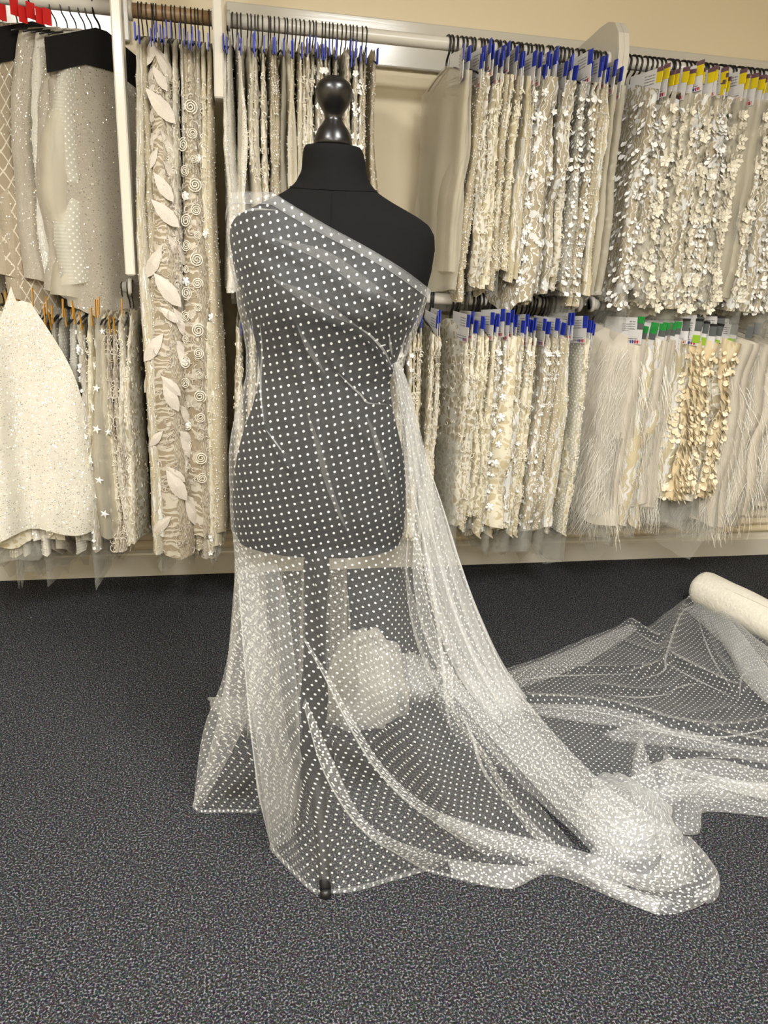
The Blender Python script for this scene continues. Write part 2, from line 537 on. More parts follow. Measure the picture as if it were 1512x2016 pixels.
# skirting board with a small ogee top, and the stacked beads of moulding above it
struct('baseboard_back', extrude_profile([(W, 0), (W - .022, 0), (W - .022, .082), (W - .016, .09), (W - .014, .097), (W - .006, .106), (W, .11)], X0, X1), M['gloss'])
for k in range(4):
    z = .112 + k * .038
    prof = [(W, z)] + [(W - .004 - .014 * sin(pi * i / 8), z + .036 * i / 8) for i in range(9)] + [(W, z + .036)]
    struct('trim_%d' % (k + 1), extrude_profile(prof, X0, X1), M['wall'], smooth=False)
# white rail board along the top of the wall
struct('trim_5', MB().box((.02, W - .03, 1.95), (X1, W, 2.10), .004), M['gloss'], label='white gloss board fixed along the wall')
struct('trim_6', MB().box((X0, W - .03, 1.95), (-.30, W, 2.10), .004), M['gloss'], label='white gloss board over the sparkling samples')
struct('trim_7', MB().box((.02, W - .03, 1.10), (X1, W, 1.22), .004), M['gloss'])

# white uprights either side of the long lengths, hung from the ceiling
for x, lab in ((-.306, 'white upright post between the glittery samples and the long lace lengths'),
               (-.022, 'white upright post between the long lace lengths and the blue tabbed samples')):
    z0 = 1.20 if x < -.2 else 1.72
    e = empty('divider_post', (x, 2.64, z0))
    MB().box((0, -.04, 0), (.030, .03, CEIL - z0), .004).build('post', M['gloss'], e, False)
    MB().box((.004, .03, 2.20 - z0), (.026, W - 2.64, 2.30 - z0), .003).build('wall_arm', M['gloss'], e, False)
    tag(e, lab, 'post', 'divider posts')

RY = 2.76
UZ, LZ = 1.966, 1.160
RR = .0205


def rail(x0, x1, z, mat, label):
    e = empty('hanging_rail', ((x0 + x1) / 2, RY, z))
    h = (x1 - x0) / 2
    MB().tube([(-h, 0, 0), (-h * .5, 0, 0), (h * .5, 0, 0), (h, 0, 0)], RR, 20).build('rail_tube', mat, e)
    for s in (-1, 1):
        MB().tube([(s * h, 0, 0), (s * (h - .012), 0, 0)], RR + .008, 20).build('end_socket', M['rail'], e)
    tag(e, label, 'rail', 'hanging rails')
    return e


rail(X0 + .02, -.304, UZ, M['rail'], 'white hanging rail carrying the glittery red tabbed samples')
rail(-.272, -.014, UZ, M['rail_shaded'], 'tan hanging rail with painted-in shade carrying the long lace lengths')
rail(.018, 1.302, UZ, M['rail'], 'white upper hanging rail between white panel and rounded bracket')
rail(1.342, X1 - .02, UZ, M['rail'], 'white upper hanging rail carrying the yellow tabbed samples')
rail(X0 + .02, -.304, LZ, M['rail'], 'white lower hanging rail under the glittery samples')
rail(.018, 1.302, LZ, M['rail'], 'white lower hanging rail behind the dress form')
rail(1.342, X1 - .02, LZ, M['rail'], 'white lower hanging rail carrying the feather and peach samples')

# rounded end bracket between the two upper right rails: two laminated boards
br = empty('rail_bracket', (1.322, W, 0))
for k in range(2):
    out = [(-.002, 1.78), (-.30, 1.78), (-.372, 1.83), (-.392, 1.92), (-.390, 1.985), (-.372, 2.04), (-.335, 2.078), (-.285, 2.092), (-.225, 2.09), (-.002, 2.06)]
    n = len(out); x0 = -.019 + k * .0195; x1 = x0 + .0185
    v = [(x0, y, z) for y, z in out] + [(x1, y, z) for y, z in out]
    f = [(i, (i + 1) % n, n + (i + 1) % n, n + i) for i in range(n)] + [tuple(range(n)), tuple(range(2 * n - 1, n - 1, -1))]
    obj('bracket_board', mdata('bracket_board', v, f, M['gloss'], smooth=False), br)
tag(br, 'white rounded bracket board holding the upper rail off the wall', 'bracket')

# ceiling lamps: square panels sunk in a frame, each with its own light
for i, (lx, ly) in enumerate(LAMPS):
    e = empty('ceiling_lamp', (lx, ly, CEIL))
    fr = MB()
    for a, b in (((-.32, -.32, -.03), (.32, -.30, 0)), ((-.32, .30, -.03), (.32, .32, 0)), ((-.32, -.30, -.03), (-.30, .30, 0)), ((.30, -.30, -.03), (.32, .30, 0))):
        fr.box(a, b)
    fr.build('lamp_frame', M['rail'], e, False)
    t = NT('lamp_diffuser'); em = t.n('Emission', {'Color': (*LAMP_COL, 1), 'Strength': 4.0}); t.m.cycles.emission_sampling = 'NONE'
    MB().box((-.30, -.30, -.012), (.30, .30, -.004)).build('lamp_diffuser', t.done(em), e, False)
    ld = bpy.data.lights.new('lamp_light', 'AREA'); ld.shape = 'SQUARE'; ld.size = .58
    ld.energy = LAMP_W; ld.color = LAMP_COL
    lo = bpy.data.objects.new('lamp_light', ld); COL.objects.link(lo); lo.parent = e; lo.location = (0, 0, -.02)
    tag(e, ('square ceiling panel lamp above the train side of the form', 'square ceiling panel lamp on the glittery samples side of the form',
            'square ceiling panel lamp by the opposite wall, train side', 'square ceiling panel lamp by the opposite wall, glittery samples side')[i], 'lamp', 'ceiling panel lamps')

# ------------------------------------------------------------------ dress form
form = empty('dress_form', BASE, FROT)
tag(form, 'black jersey dress form with lacquered knob on a turned tripod stand', 'dress form')
RING = np.array([  # z, half width, front, back, centre x, exponent
    (.692, .120, .070, .075, -.010, 2.2), (.694, .150, .090, .098, -.011, 2.3), (.702, .168, .102, .110, -.012, 2.35), (.725, .177, .107, .115, -.012, 2.4),
    (.785, .179, .109, .120, -.012, 2.4), (.826, .177, .108, .120, -.012, 2.35), (.885, .169, .105, .115, -.011, 2.3),
    (.93, .157, .101, .104, -.011, 2.2), (.985, .139, .096, .090, -.009, 2.15), (1.04, .128, .092, .082, -.006, 2.1),
    (1.09, .137, .098, .084, 0, 2.1), (1.13, .151, .108, .090, .003, 2.1), (1.17, .167, .118, .097, .004, 2.15),
    (1.21, .178, .118, .102, .005, 2.2), (1.25, .187, .108, .104, .005, 2.2), (1.29, .1925, .097, .100, .004, 2.1),
    (1.315, .191, .090, .094, .003, 2.0), (1.332, .180, .084, .090, .003, 2.0), (1.345, .160, .078, .086, .003, 2.0),
    (1.358, .133, .073, .081, .003, 2.0), (1.370, .108, .069, .076, .003, 2.0), (1.382, .086, .065, .070, .003, 2.0),
    (1.396, .070, .061, .064, .003, 2.0), (1.416, .0595, .056, .057, .003, 2.0), (1.440, .0565, .053, .054, .002, 2.0),
    (1.452, .0545, .051, .052, .001, 2.0), (1.4585, .050, .047, .048, 0, 2.0)])
BR = [np.interp(np.linspace(RING[0, 0], RING[-1, 0], 160), RING[:, 0], RING[:, k]) for k in range(6)]


def ringp(z):
    return [np.interp(z, RING[:, 0], RING[:, k]) for k in range(1, 6)]


def body_pt(phi, z, off=0.0, tul=False):
    """point on the form (phi: 0 = its right side in view, 90 = front, 180 = other side), pushed out by off"""
    hw, df, db, cx, ex = ringp(z)
    if tul and .80 < z < 1.22:          # the cloth bridges the hollow of the waist
        k = sin(pi * (z - .80) / .42) ** 1.3
        if cos(phi) < 0: hw = hw + .022 * k
        else: hw = hw + .012 * k
        df = df + .006 * k
    c, s = cos(phi), sin(phi)
    x = (hw + off) * math.copysign(abs(c) ** (2 / ex), c)
    d = (df if s > 0 else db) + off
    y = -d * math.copysign(abs(s) ** (2 / ex), s)
    if s > 0:
        b = math.exp(-((z - 1.19) / .05) ** 2) * (math.exp(-((x - .075) / .05) ** 2) + math.exp(-((x + .075) / .05) ** 2))
        y -= .014 * b * s
    return np.array([cx + x, y, z])


NZ, NP = 96, 64
zz = np.r_[np.linspace(.692, .702, 5), np.linspace(.706, 1.30, 60), np.linspace(1.308, 1.4585, 31)]
V = [body_pt(2 * pi * j / NP, z) for z in zz for j in range(NP)]
F = grid_faces(len(zz), NP, True)
F += [tuple(range(NP - 1, -1, -1)), tuple(range((len(zz) - 1) * NP, len(zz) * NP))]
torso = obj('torso', mdata('torso', V, F, M['jersey']), form)
# neck seam, side seam piping
MB().tube([body_pt(2 * pi * j / 48, 1.389 + .008 * -sin(2 * pi * j / 48), .0004) for j in range(49)], .0012, 6, False).build('neck_seam', M['jersey'], torso)
MB().tube([body_pt(pi / 2, z, .0002) for z in np.linspace(.71, 1.375, 40)], .0009, 6).build('front_seam', M['jersey'], torso)
knob = MB().lathe([(.0, 1.4575), (.030, 1.4575), (.0345, 1.461), (.0350, 1.466), (.0335, 1.472), (.0315, 1.478), (.0275, 1.487), (.0205, 1.496),
                   (.0165, 1.502), (.0155, 1.506), (.0165, 1.511), (.0215, 1.519), (.0275, 1.528), (.0318, 1.539), (.0330, 1.548),
                   (.0315, 1.557), (.0265, 1.564), (.0185, 1.569), (.0165, 1.5715), (.008, 1.5725), (0, 1.5726)], 40)
knob.build('neck_knob', M['lacquer'], form)
MB().lathe([(0, .685), (.05, .685), (.06, .69), (.06, .6935), (0, .6935)], 32, (-.015, 0)).build('base_collar', M['lacquer'], form)
MB().lathe([(0, .686), (.012, .686), (.020, .672), (.027, .655), (.028, .640), (.0255, .60), (.0235, .54), (.0235, .46), (.0245, .42),
            (.029, .36), (.032, .325), (.031, .29), (.028, .25), (.0265, .21), (.030, .17), (.034, .14), (.033, .115), (.02, .105), (0, .104)], 32, (-.017, 0)).build('stand_pillar', M['stand'], form)
for px, py in ((641, 1764), (452, 1568), (748, 1535)):
    e = lf(px, py)
    st = np.array([-.017, 0, .155]); dr = (e - st); dr[2] = 0; dr = dr / np.linalg.norm(dr); Ln = np.linalg.norm((e - st)[:2])
    mb = MB()
    pts = [st + dr * .02, st + dr * Ln * .3 + np.array([0, 0, .0]), st + dr * Ln * .6 - np.array([0, 0, .06]), st + dr * Ln * .88 - np.array([0, 0, .125]), st + dr * Ln * .99 - np.array([0, 0, .141])]
    mb.tube(spline(pts, 14), np.linspace(.021, .012, 14), 10)
    leg = mb.build('tripod_leg', M['stand'], form)
    MB().lathe([(0, 0), (.011, 0), (.0125, .006), (.011, .014), (.006, .018), (0, .018)], 16, tuple(e[:2])).build('foot_pad', M['black_plastic'], leg)


# ------------------------------------------------------------------ dotted tulle draped over the form
tulle = empty('tulle_drape', BASE, FROT)
tag(tulle, 'sheer white polka dot tulle draped over one shoulder of the black form, trailing on carpet', 'fabric')


def arc(A, axis):
    d = np.linalg.norm(np.diff(A, axis=axis), axis=2)
    z = np.zeros(A.shape[:2])
    if axis == 0: z[1:] = np.cumsum(d, 0)
    else: z[:, 1:] = np.cumsum(d, 1)
    return z


def sheet(name, G, mat, parent=tulle, uvoff=(0, 0), uvrot=0.0, uv=None, **kw):
    """cloth through a grid of points; texture coordinates are lengths of cloth in metres"""
    G = np.asarray(G, float); nr, nc = G.shape[:2]
    if uv is None:
        u = arc(G, 1); u = u - u[:, [nc // 2]]
        v = np.repeat(arc(G, 0)[:, [nc // 2]], nc, 1)
        c, s = cos(uvrot), sin(uvrot)
        uv = np.stack([u * c - v * s + uvoff[0], u * s + v * c + uvoff[1]], 2)
    return obj(name, mdata(name, G.reshape(-1, 3), grid_faces(nr, nc), mat, uv=uv.reshape(-1, 2)), parent, **kw)


def ls(px, py, extra=0.0):
    """point on the front of the hanging skirt seen at a photo position"""
    off = -.12
    for _ in range(12):
        q = lp(px, py, off)
        z = min(max(q[2], 0.0), .75)
        off = -.112 - .128 * (1 - z / .75) + extra
    return np.array([q[0], off, max(q[2], .006)])


def fold(name, A, B, mat=None, thick=.010, n=40, m=14, bulge=0.0, wav=.0, parent=None, seed=0, minz=.004):
    """a flattened double fold of cloth between two edge curves (rounded along both edges)"""
    a, b = spline(A, n), spline(B, n)
    r = np.random.default_rng(seed + 11)
    tang = np.gradient((a + b) / 2, axis=0); tang /= np.linalg.norm(tang, axis=1)[:, None]
    ac = b - a; wd = np.linalg.norm(ac, axis=1)[:, None] + 1e-9
    nor = np.cross(tang, ac / wd); nor /= np.linalg.norm(nor, axis=1)[:, None] + 1e-9
    flip = np.where((nor @ np.array([0, -1.0, .6])) < 0, -1.0, 1.0)[:, None]
    nor = nor * flip
    th = np.minimum(thick, wd * .45)
    rows = []
    w1 = [smooth_noise(n, 7, r) for _ in range(3)]
    for k in range(m + 1):
        t = 2 * pi * k / m
        x = .5 - .5 * cos(t)
        h = math.copysign(abs(sin(t)) ** .7, sin(t))
        P = a + ac * x + nor * (th * .5 * h + bulge * sin(pi * x))
        if wav:
            P = P + nor * (wav * (w1[0] * sin(pi * x) + w1[1] * sin(2 * pi * x)))[:, None]
        rows.append(P)
    G = np.stack(rows, 1)
    G[..., 2] = np.maximum(G[..., 2], minz)
    return sheet(name, G, mat or M['tulle'], parent or tulle, uvoff=tuple(r.uniform(0, 1, 2)), uvrot=r.uniform(-.5, .5))


# --- bodice running down into the front of the skirt
def ztop(x):
    return min(1.213 + (.185 - x) / .30 * .165, 1.370)


KEY = [  # angle round the form, hem point on the carpet, sweep
    (-28, lf(1130, 1665), 1.5), (0, lf(1105, 1700), 1.8), (22, lf(1065, 1724), 2.1), (40, lf(1005, 1748), 2.3), (56, lf(900, 1732), 2.5), (70, lf(845, 1716), 2.4),
    (82, lf(755, 1738), 1.8), (93, lf(690, 1756), 1.3), (104, lf(640, 1760), 1.1), (122, lf(610, 1754), 1.0), (146, lf(575, 1720), 1.0), (163, lf(533, 1678), 1.25),
    (166, lf(536, 1668), 1.2), (172, lf(588, 1618), .55), (175, lf(588, 1600), .55), (181, lf(505, 1600), 1.3), (190, lf(382, 1594), 2.0), (196, lf(379, 1585), 2.0),
    (212, lf(440, 1500), 1.2)]
ka = np.array([k[0] for k in KEY], float)
NC = 300
ang = np.r_[np.linspace(-28, 160, 190), np.linspace(160.8, 206, 110)]
NC = len(ang)
hemx = np.interp(ang, ka, [k[1][0] for k in KEY]); hemy = np.interp(ang, ka, [k[1][1] for k in KEY]); swp = np.interp(ang, ka, [k[2] for k in KEY])
ker = np.hanning(7); ker /= ker.sum()
pad = lambda a: np.convolve(np.r_[[a[0]] * 3, a, [a[-1]] * 3], ker, 'valid')
hemx, hemy, swp = pad(hemx), pad(hemy), pad(swp)
NB, NS = 74, 90
G = np.zeros((NB + NS, NC, 3)); UVv = np.zeros((NB + NS, NC)); SH = np.zeros((NB + NS, NC))
wr = [(np.array(a, float), h, wd) for a, h, wd in (   # pull wrinkles on the form: points (x, z), height, width
    ([(-.13, 1.30), (0, 1.24), (.10, 1.19), (.16, 1.16)], .004, .010), ([(-.15, 1.26), (-.02, 1.20), (.08, 1.16)], .003, .012),
    ([(-.02, 1.165), (.05, 1.145), (.09, 1.11), (.125, 1.06)], .006, .004), ([(0, 1.10), (.05, 1.045), (.09, 1.015), (.13, 1.02)], .006, .004),
    ([(-.135, 1.16), (-.125, 1.06), (-.12, .98), (-.10, .93), (-.06, .88)], .006, .005),
    ([(-.06, 1.16), (0, 1.04), (.03, .90), (.08, .76)], .004, .010), ([(.05, .98), (.11, .90), (.14, .80)], .004, .008),
    ([(-.03, 1.0), (.01, .88), (.05, .74)], .003, .006), ([(-.16, 1.22), (-.08, 1.12), (-.02, 1.0)], .003, .012))]
wrs = [(spline(a, 40), h, wd) for a, h, wd in wr]


def wrinkle(x, z):
    s_ = 0.0
    for P, h, wd in wrs:
        d2 = ((P[:, 0] - x) ** 2 + (P[:, 1] - z) ** 2).min()
        s_ += 1.5 * h * math.exp(-d2 / (wd * wd * .7))
    return s_


for j, a in enumerate(ang):
    ph = radians(a)
    top = ztop(.185 * cos(ph))
    if a > 158: top = min(top, 1.370 - .030 * min(1, (a - 158) / 14.0) ** 2 - .10 * max(0, (a - 176) / 40.0))
    for i in range(NB):
        z = top + (.72 - top) * i / (NB - 1)
        if z > 1.30 and cos(ph) < 0:
            q = body_pt(ph, 1.30, .006, True); k = (z - 1.30) / .08
            dep = 1 - .30 * k if a < 180 else 1 - .2 * k
            q = np.array([q[0] * (1 - .07 * k * k), q[1] * dep, z])
        else:
            q = body_pt(ph, z, .006, True)
        if 0 < a < 180:
            wv = wrinkle(q[0], z)
            q = q + np.array([cos(ph) * .5, -sin(ph), 0]) * wv
        G[i, j] = q
    hip = G[NB - 1, j]
    for i in range(NS):
        t = (i + 1) / NS
        g = t ** swp[j]
        q = hip * (1 - g); q[0] = hip[0] + (hemx[j] - hip[0]) * g; q[1] = hip[1] + (hemy[j] - hip[1]) * (t ** (1.3 if swp[j] < 1.4 else .8))
        q[2] = .72 * (1 - t) + .004
        G[NB + i, j] = q
# soft vertical undulation of the hanging part
for i in range(NS):
    t = (i + 1) / NS
    wob = .010 * sin(pi * min(1, t * 1.1)) * np.sin(ang / 11.0 + 1.5 * t) + .006 * t * np.sin(ang / 5.0 + 4 * t)
    G[NB + i, :, 1] += wob * (ang < 158) * (1 - .7 * (t > .93))
jc = int(np.argmin(abs(ang - 95)))
Gxy = G.copy(); Gxy[..., 2] = 0
u = arc(Gxy, 1); u = u - u[:, [jc]]
v = np.zeros(u.shape); v[:NB] = 1.40 - G[:NB, :, 2]
v[NB:] = .68 + arc(G[NB - 1:], 0)[1:][:, [jc]]
rt_ = radians(30) * np.r_[np.full(NB, 1.0), np.clip(1 - np.linspace(0, 1.25, NS), 0, 1)][:, None]
vv = v - .45
sheet('draped_panel', G, M['tulle'], uv=np.stack([u * np.cos(rt_) - vv * np.sin(rt_), u * np.sin(rt_) + vv * np.cos(rt_)], 2))

# folded selvage along the slanting top edge, and the corner standing up at the shoulder
ta = []; tb = []
for a in np.linspace(4, 176, 30):
    ph = radians(a); x = .185 * cos(ph); z = ztop(x)
    j = int(np.argmin(abs(ang - a)))
    ta.append(G[0, j] + np.array([cos(ph), -sin(ph), 0]) * .003 + np.array([0, 0, .003])); tb.append(G[2, j] + np.array([cos(ph), -sin(ph), 0]) * .003)
fold('selvage', ta, tb, M['tulle_edge'], .002, 60, 8)

# --- front folds of the skirt
fold('fold', [ls(597, 1385, -.01), ls(634, 1511, -.012), ls(689, 1606, -.012), ls(741, 1654, -.012), lf(836, 1714)],
     [ls(601, 1375, -.01), ls(662, 1511, -.012), ls(708, 1602, -.012), ls(770, 1652, -.014), lf(884, 1688)], thick=.014, bulge=.008)
fold('fold', [ls(597, 1258, -.008), ls(640, 1335, -.012), ls(685, 1424, -.014), ls(741, 1515, -.016), ls(828, 1598, -.016), lf(960, 1686), lf(1060, 1716)],
     [ls(600, 1255, -.008), ls(650, 1335, -.012), ls(700, 1424, -.014), ls(758, 1512, -.016), ls(850, 1592, -.016), lf(990, 1648), lf(1120, 1690)], thick=.014, bulge=.008)
fold('fold', [ls(470, 1120, .0), ls(474, 1200, .0), ls(490, 1400, -.006), ls(510, 1560, -.008), lf(534, 1672)],
     [ls(545, 1110, .03), ls(568, 1200, .04), ls(588, 1400, .06), lf(590, 1545, .03), lf(588, 1612)], M['tulle_edge'], thick=.03, wav=.006, seed=3)
fold('fold', [lp(462, 1100, .03), lp(460, 1200, .03), lp(440, 1330, .03), lp(400, 1440, .03), lf(380, 1588)],
     [lp(520, 1100, .05), lp(525, 1200, .06), lp(520, 1330, .06), lp(470, 1450, .06), lf(400, 1586)], thick=.03, wav=.006, seed=5, mat=M['tulle_gather'])
# hems turned up along the carpet
def hem(*p, w=9, **k):
    fold('hem', [lf(*q) for q in p], [lf(q[0], q[1] - w, .012) for q in p], thick=.006, n=40, m=8, **k)
hem((380, 1592), (395, 1602), (440, 1602), (507, 1602))
hem((532, 1672), (560, 1705), (615, 1758), (650, 1762), (700, 1757), (770, 1737), (840, 1717), w=12)
hem((532, 1674), (560, 1655), (590, 1622))
hem((836, 1717), (890, 1731), (960, 1747), (1010, 1752))

# --- cloth hanging down behind the stand
nr, nc = 50, 120
Gb = np.zeros((nr, nc, 3)); 
top_l, top_r = lp(470, 1060, .06), lp(672, 1080, .13)
for i in range(nr):
    t = i / (nr - 1)
    for j in range(nc):
        s_ = j / (nc - 1)
        xt = -.185 + .235 * s_; yt = .02 + .10 * sin(pi * min(1, s_ * .9))
        xb = -.285 + .36 * s_; yb = .30 + .10 * s_
        x = xt + (xb - xt) * t; y = yt + (yb - yt) * t ** 1.2
        amp = .012 + .022 * t
        y += amp * sin(s_ * 34 + 2 * t); x += .6 * amp * cos(s_ * 34 + 1.0)
        Gb[i, j] = (x, y, .78 * (1 - t) + .006)
sheet('back_panel', Gb, M['tulle_gather'], uvoff=(.3, .2), uvrot=.1)
fold('fold', [lp(652, 1092, .12), lp(650, 1200, .2), lp(648, 1320, .28), lf(640, 1430)], [lp(676, 1092, .12), lp(688, 1200, .2), lp(694, 1280, .28), lf(720, 1400)], thick=.03, wav=.006, seed=8, mat=M['tulle_gather'])
fold('fold', [lf(412, 1376, .02), lf(430, 1400, .04), lf(470, 1430, .05), lf(520, 1450)], [lf(412, 1372, .03), lf(450, 1372, .10), lf(520, 1372, .12), lf(600, 1372, .08)], thick=.03, wav=.008, seed=9, mat=M['tulle_gather'])

# --- bunched end of the cloth on the carpet behind the stand
def bunch(cx, cy, rx, ry, h, seed, layers=4, mat=None, lobes=7):
    r = np.random.default_rng(seed)
    for L in range(layers):
        k = 1 - .17 * L
        nr, nc = 30, 110
        Gd = np.zeros((nr, nc, 3))
        pa = r.uniform(0, 6.28, 6)
        for i in range(nr):
            e = (i / (nr - 1)) * pi / 2
            for j in range(nc):
                t = 2 * pi * j / (nc - 1)
                f = 1 + .05 * sin(lobes * t + pa[0] + 3 * e) * cos(e) + .035 * sin((lobes * 2 + 1) * t + pa[1] + 5 * e) + .02 * sin((lobes * 3 + 2) * t + pa[4] - 7 * e) + .05 * sin(3 * t + pa[2]) + .04 * sin(5 * e * 2 + pa[3] + 2 * t)
                if j == nc - 1: pass
                Gd[i, j] = (cx + rx * k * f * cos(e) * cos(t), cy + ry * k * f * cos(e) * sin(t), h * k * f * sin(e) + .004)
        Gd[:, -1] = Gd[:, 0]
        sheet('bunch', Gd, mat or M['tulle'], uvoff=tuple(r.uniform(0, 1, 2)))


c0 = lf(745, 1440); 
bunch(.105, .47, .125, .115, .235, 1, 4, M['tulle_bunch'])
bunch(.23, .60, .10, .10, .10, 2, 3, M['tulle_thick'])
bunch(.36, .58, .12, .08, .06, 3, 2, M['tulle'])

# --- train gathered at the side of the waist and swept to the carpet
Lp = [lp(772, 716, -.075), lp(779, 760, -.07), lp(792, 850, -.08), lp(800, 960, -.10), lp(802, 1060, -.11), lp(800, 1150, -.12), lp(818, 1250, -.12), lp(862, 1350, -.12), lp(945, 1445, -.12), lp(1045, 1550, -.12), lf(1140, 1640, .05), lf(1190, 1700, .02)]
Rp = [lp(786, 714, -.06), lp(800, 745, -.03), lp(816, 800, -.02), lp(840, 900, -.01), lp(872, 1000, 0), lp(906, 1110, 0), lp(946, 1220, 0), lp(1001, 1335, -.01), lp(1082, 1440, -.02), lp(1190, 1553, -.04), lf(1275, 1615, .06), lf(1325, 1650, .02)]
for L, (npl, am, sd) in enumerate(((4, .022, 1), (3, .02, 3))):
    n, m = 90, 150
    a, b = spline(Lp, n), spline(Rp, n)
    r = np.random.default_rng(sd)
    s_ = np.linspace(0, 1, m)
    Gt = np.zeros((n, m, 3))
    ph0 = r.uniform(0, 6)
    for i in range(n):
        t = i / (n - 1)
        wdt = np.linalg.norm(b[i] - a[i])
        pos = s_ + (.085 * 7 / npl) * np.sin(2 * pi * npl * s_ + ph0 + 1.2 * t) + .02 * np.sin(9 * t + 5 * s_)
        pos = np.clip(pos, 0, 1) * (1 - .35 * L) + .35 * L
        P = a[i] + (b[i] - a[i]) * pos[:, None]
        amp = min(am * (.5 + 1.2 * t), wdt * .3)
        dep = amp * np.cos(2 * pi * npl * s_ + ph0 + 1.2 * t)
        P[:, 1] += dep * (1 - .6 * t) + .012 * L
        P[:, 2] += dep * .6 * t
        Gt[i] = P
    if L == 1: Gt = Gt[:58]
    Gt[..., 2] = np.maximum(Gt[..., 2], .004 + .002 * L)
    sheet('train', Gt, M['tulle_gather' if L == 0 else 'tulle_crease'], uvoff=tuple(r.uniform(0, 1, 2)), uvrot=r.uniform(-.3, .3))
# heavier folds along the train
fold('fold', [lp(800, 1000, -.1), lp(830, 1150, -.11), lp(870, 1290, -.12), lp(885, 1400, -.14), lp(935, 1470, -.15), lf(1045, 1640, .05), lf(1180, 1745, .02), lf(1290, 1803)],
     [lp(806, 1000, -.1), lp(850, 1150, -.11), lp(890, 1290, -.12), lp(896, 1400, -.14), lp(948, 1470, -.15), lf(1062, 1640, .06), lf(1205, 1733, .03), lf(1330, 1780)], thick=.02, wav=.005, seed=21)
# near edge of the train lying on the carpet
fold('fold', [lf(860, 1618, .05), lf(940, 1660, .04), lf(1040, 1690, .03), lf(1140, 1720, .02), lf(1230, 1760)],
     [lf(870, 1600, .06), lf(960, 1630, .06), lf(1060, 1655, .05), lf(1160, 1680, .04), lf(1250, 1720, .02)], thick=.02, wav=.006, seed=23, mat=M['tulle_gather'])
fold('fold', [lf(890, 1730), lf(960, 1746), lf(1010, 1752), lf(1075, 1722), lf(1180, 1757), lf(1290, 1803)],
     [lf(880, 1690, .02), lf(960, 1700, .03), lf(1040, 1705, .03), lf(1100, 1700, .03), lf(1200, 1735, .03), lf(1300, 1775, .02)], thick=.015, wav=.004, seed=24, mat=M['tulle_gather'])
fold('fold', [lf(1290, 1804), lf(1340, 1800), lf(1390, 1775), lf(1415, 1742), lf(1400, 1700, .01), lf(1360, 1650, .03)],
     [lf(1200, 1700, .03), lf(1240, 1720, .05), lf(1280, 1720, .07), lf(1300, 1700, .08), lf(1300, 1670, .08), lf(1290, 1640, .06)], thick=.03, wav=.010, seed=25)
fold('fold', [lf(1160, 1715, .01), lf(1240, 1745, .02), lf(1310, 1755, .02), lf(1370, 1730, .02)], [lf(1175, 1660, .05), lf(1245, 1668, .08), lf(1310, 1672, .08), lf(1350, 1665, .05)],
     thick=.03, wav=.010, seed=27, mat=M['tulle_gather'])
fold('fold', [lf(1365, 1768), lf(1395, 1780), lf(1412, 1765), lf(1416, 1740)], [lf(1370, 1750, .02), lf(1392, 1750, .02), lf(1400, 1740, .02), lf(1402, 1725, .02)], thick=.02, seed=26)
q = lf(1235, 1618)
bunch(q[0], q[1], .11, .14, .07, 5, 2, M['tulle_thick'], 5)

# --- length lying across the carpet to the roll
back = spline([lf(*p) for p in ((850, 1385), (930, 1350), (1000, 1325), (1120, 1280), (1240, 1231), (1268, 1247), (1350, 1188), (1395, 1186), (1440, 1205), (1512, 1235), (1640, 1280), (1760, 1330))], 170)
front = spline([lf(*p) for p in ((900, 1470), (980, 1520), (1080, 1545), (1190, 1560), (1260, 1580), (1330, 1590), (1385, 1600), (1420, 1594), (1512, 1612), (1640, 1640), (1760, 1660))], 170)
RDG = [([(1390, 1190), (1345, 1203), (1312, 1288), (1306, 1322), (1242, 1342)], .035), ([(1368, 1200), (1400, 1290), (1455, 1377)], .022), ([(1302, 1300), (1350, 1327), (1400, 1352), (1453, 1378)], .028),
       ([(1455, 1377), (1462, 1330), (1490, 1318), (1530, 1324)], .03), ([(1000, 1347), (1080, 1332), (1270, 1326)], .018), ([(1180, 1366), (1260, 1373), (1340, 1363)], .016),
       ([(1240, 1236), (1290, 1266), (1308, 1262)], .025), ([(1225, 1275), (1295, 1303)], .014), ([(1310, 1365), (1345, 1350), (1380, 1345)], .012),
       ([(1040, 1390), (1150, 1398), (1250, 1418), (1330, 1443), (1430, 1450), (1530, 1430)], .03), ([(1190, 1448), (1260, 1436), (1350, 1452), (1450, 1474), (1540, 1490)], .03),
       ([(1240, 1570), (1253, 1460), (1262, 1458)], .035), ([(1310, 1560), (1300, 1488), (1340, 1470)], .035), ([(1290, 1540), (1400, 1520), (1540, 1530)], .035), ([(1240, 1500), (1330, 1500), (1512, 1500)], .02),
       ([(1355, 1420), (1400, 1410), (1440, 1405)], .01), ([(1480, 1380), (1512, 1410), (1560, 1420)], .02), ([(1455, 1377), (1490, 1360), (1530, 1390)], .02)]
rds = [(spline([lf(*p)[:2] for p in a], 60), h) for a, h in RDG]
nr = 90
tt = np.linspace(0, 1, nr)[:, None, None]
Gf = back[None] * (1 - tt) + front[None] * tt
flat = Gf.copy()
hz = np.zeros(Gf.shape[:2]); XY = Gf[..., :2].reshape(-1, 2)
for P, h in rds:
    d = np.sqrt(((XY[:, None, :] - P[None]) ** 2).sum(2).min(1)).reshape(hz.shape)
    hz = np.maximum(hz, h * np.exp(-(d / .012) ** 1.3) + h * .25 * np.exp(-(d / .05) ** 2))
rr = np.random.default_rng(4)
for k in range(9):
    fx, fy, p = rr.uniform(4, 16), rr.uniform(4, 16), rr.uniform(0, 6)
    hz += .0016 * (1 + np.sin(fx * Gf[..., 0] + fy * Gf[..., 1] + p))
Gf[..., 2] = .004 + hz
uu = arc(flat, 1); 
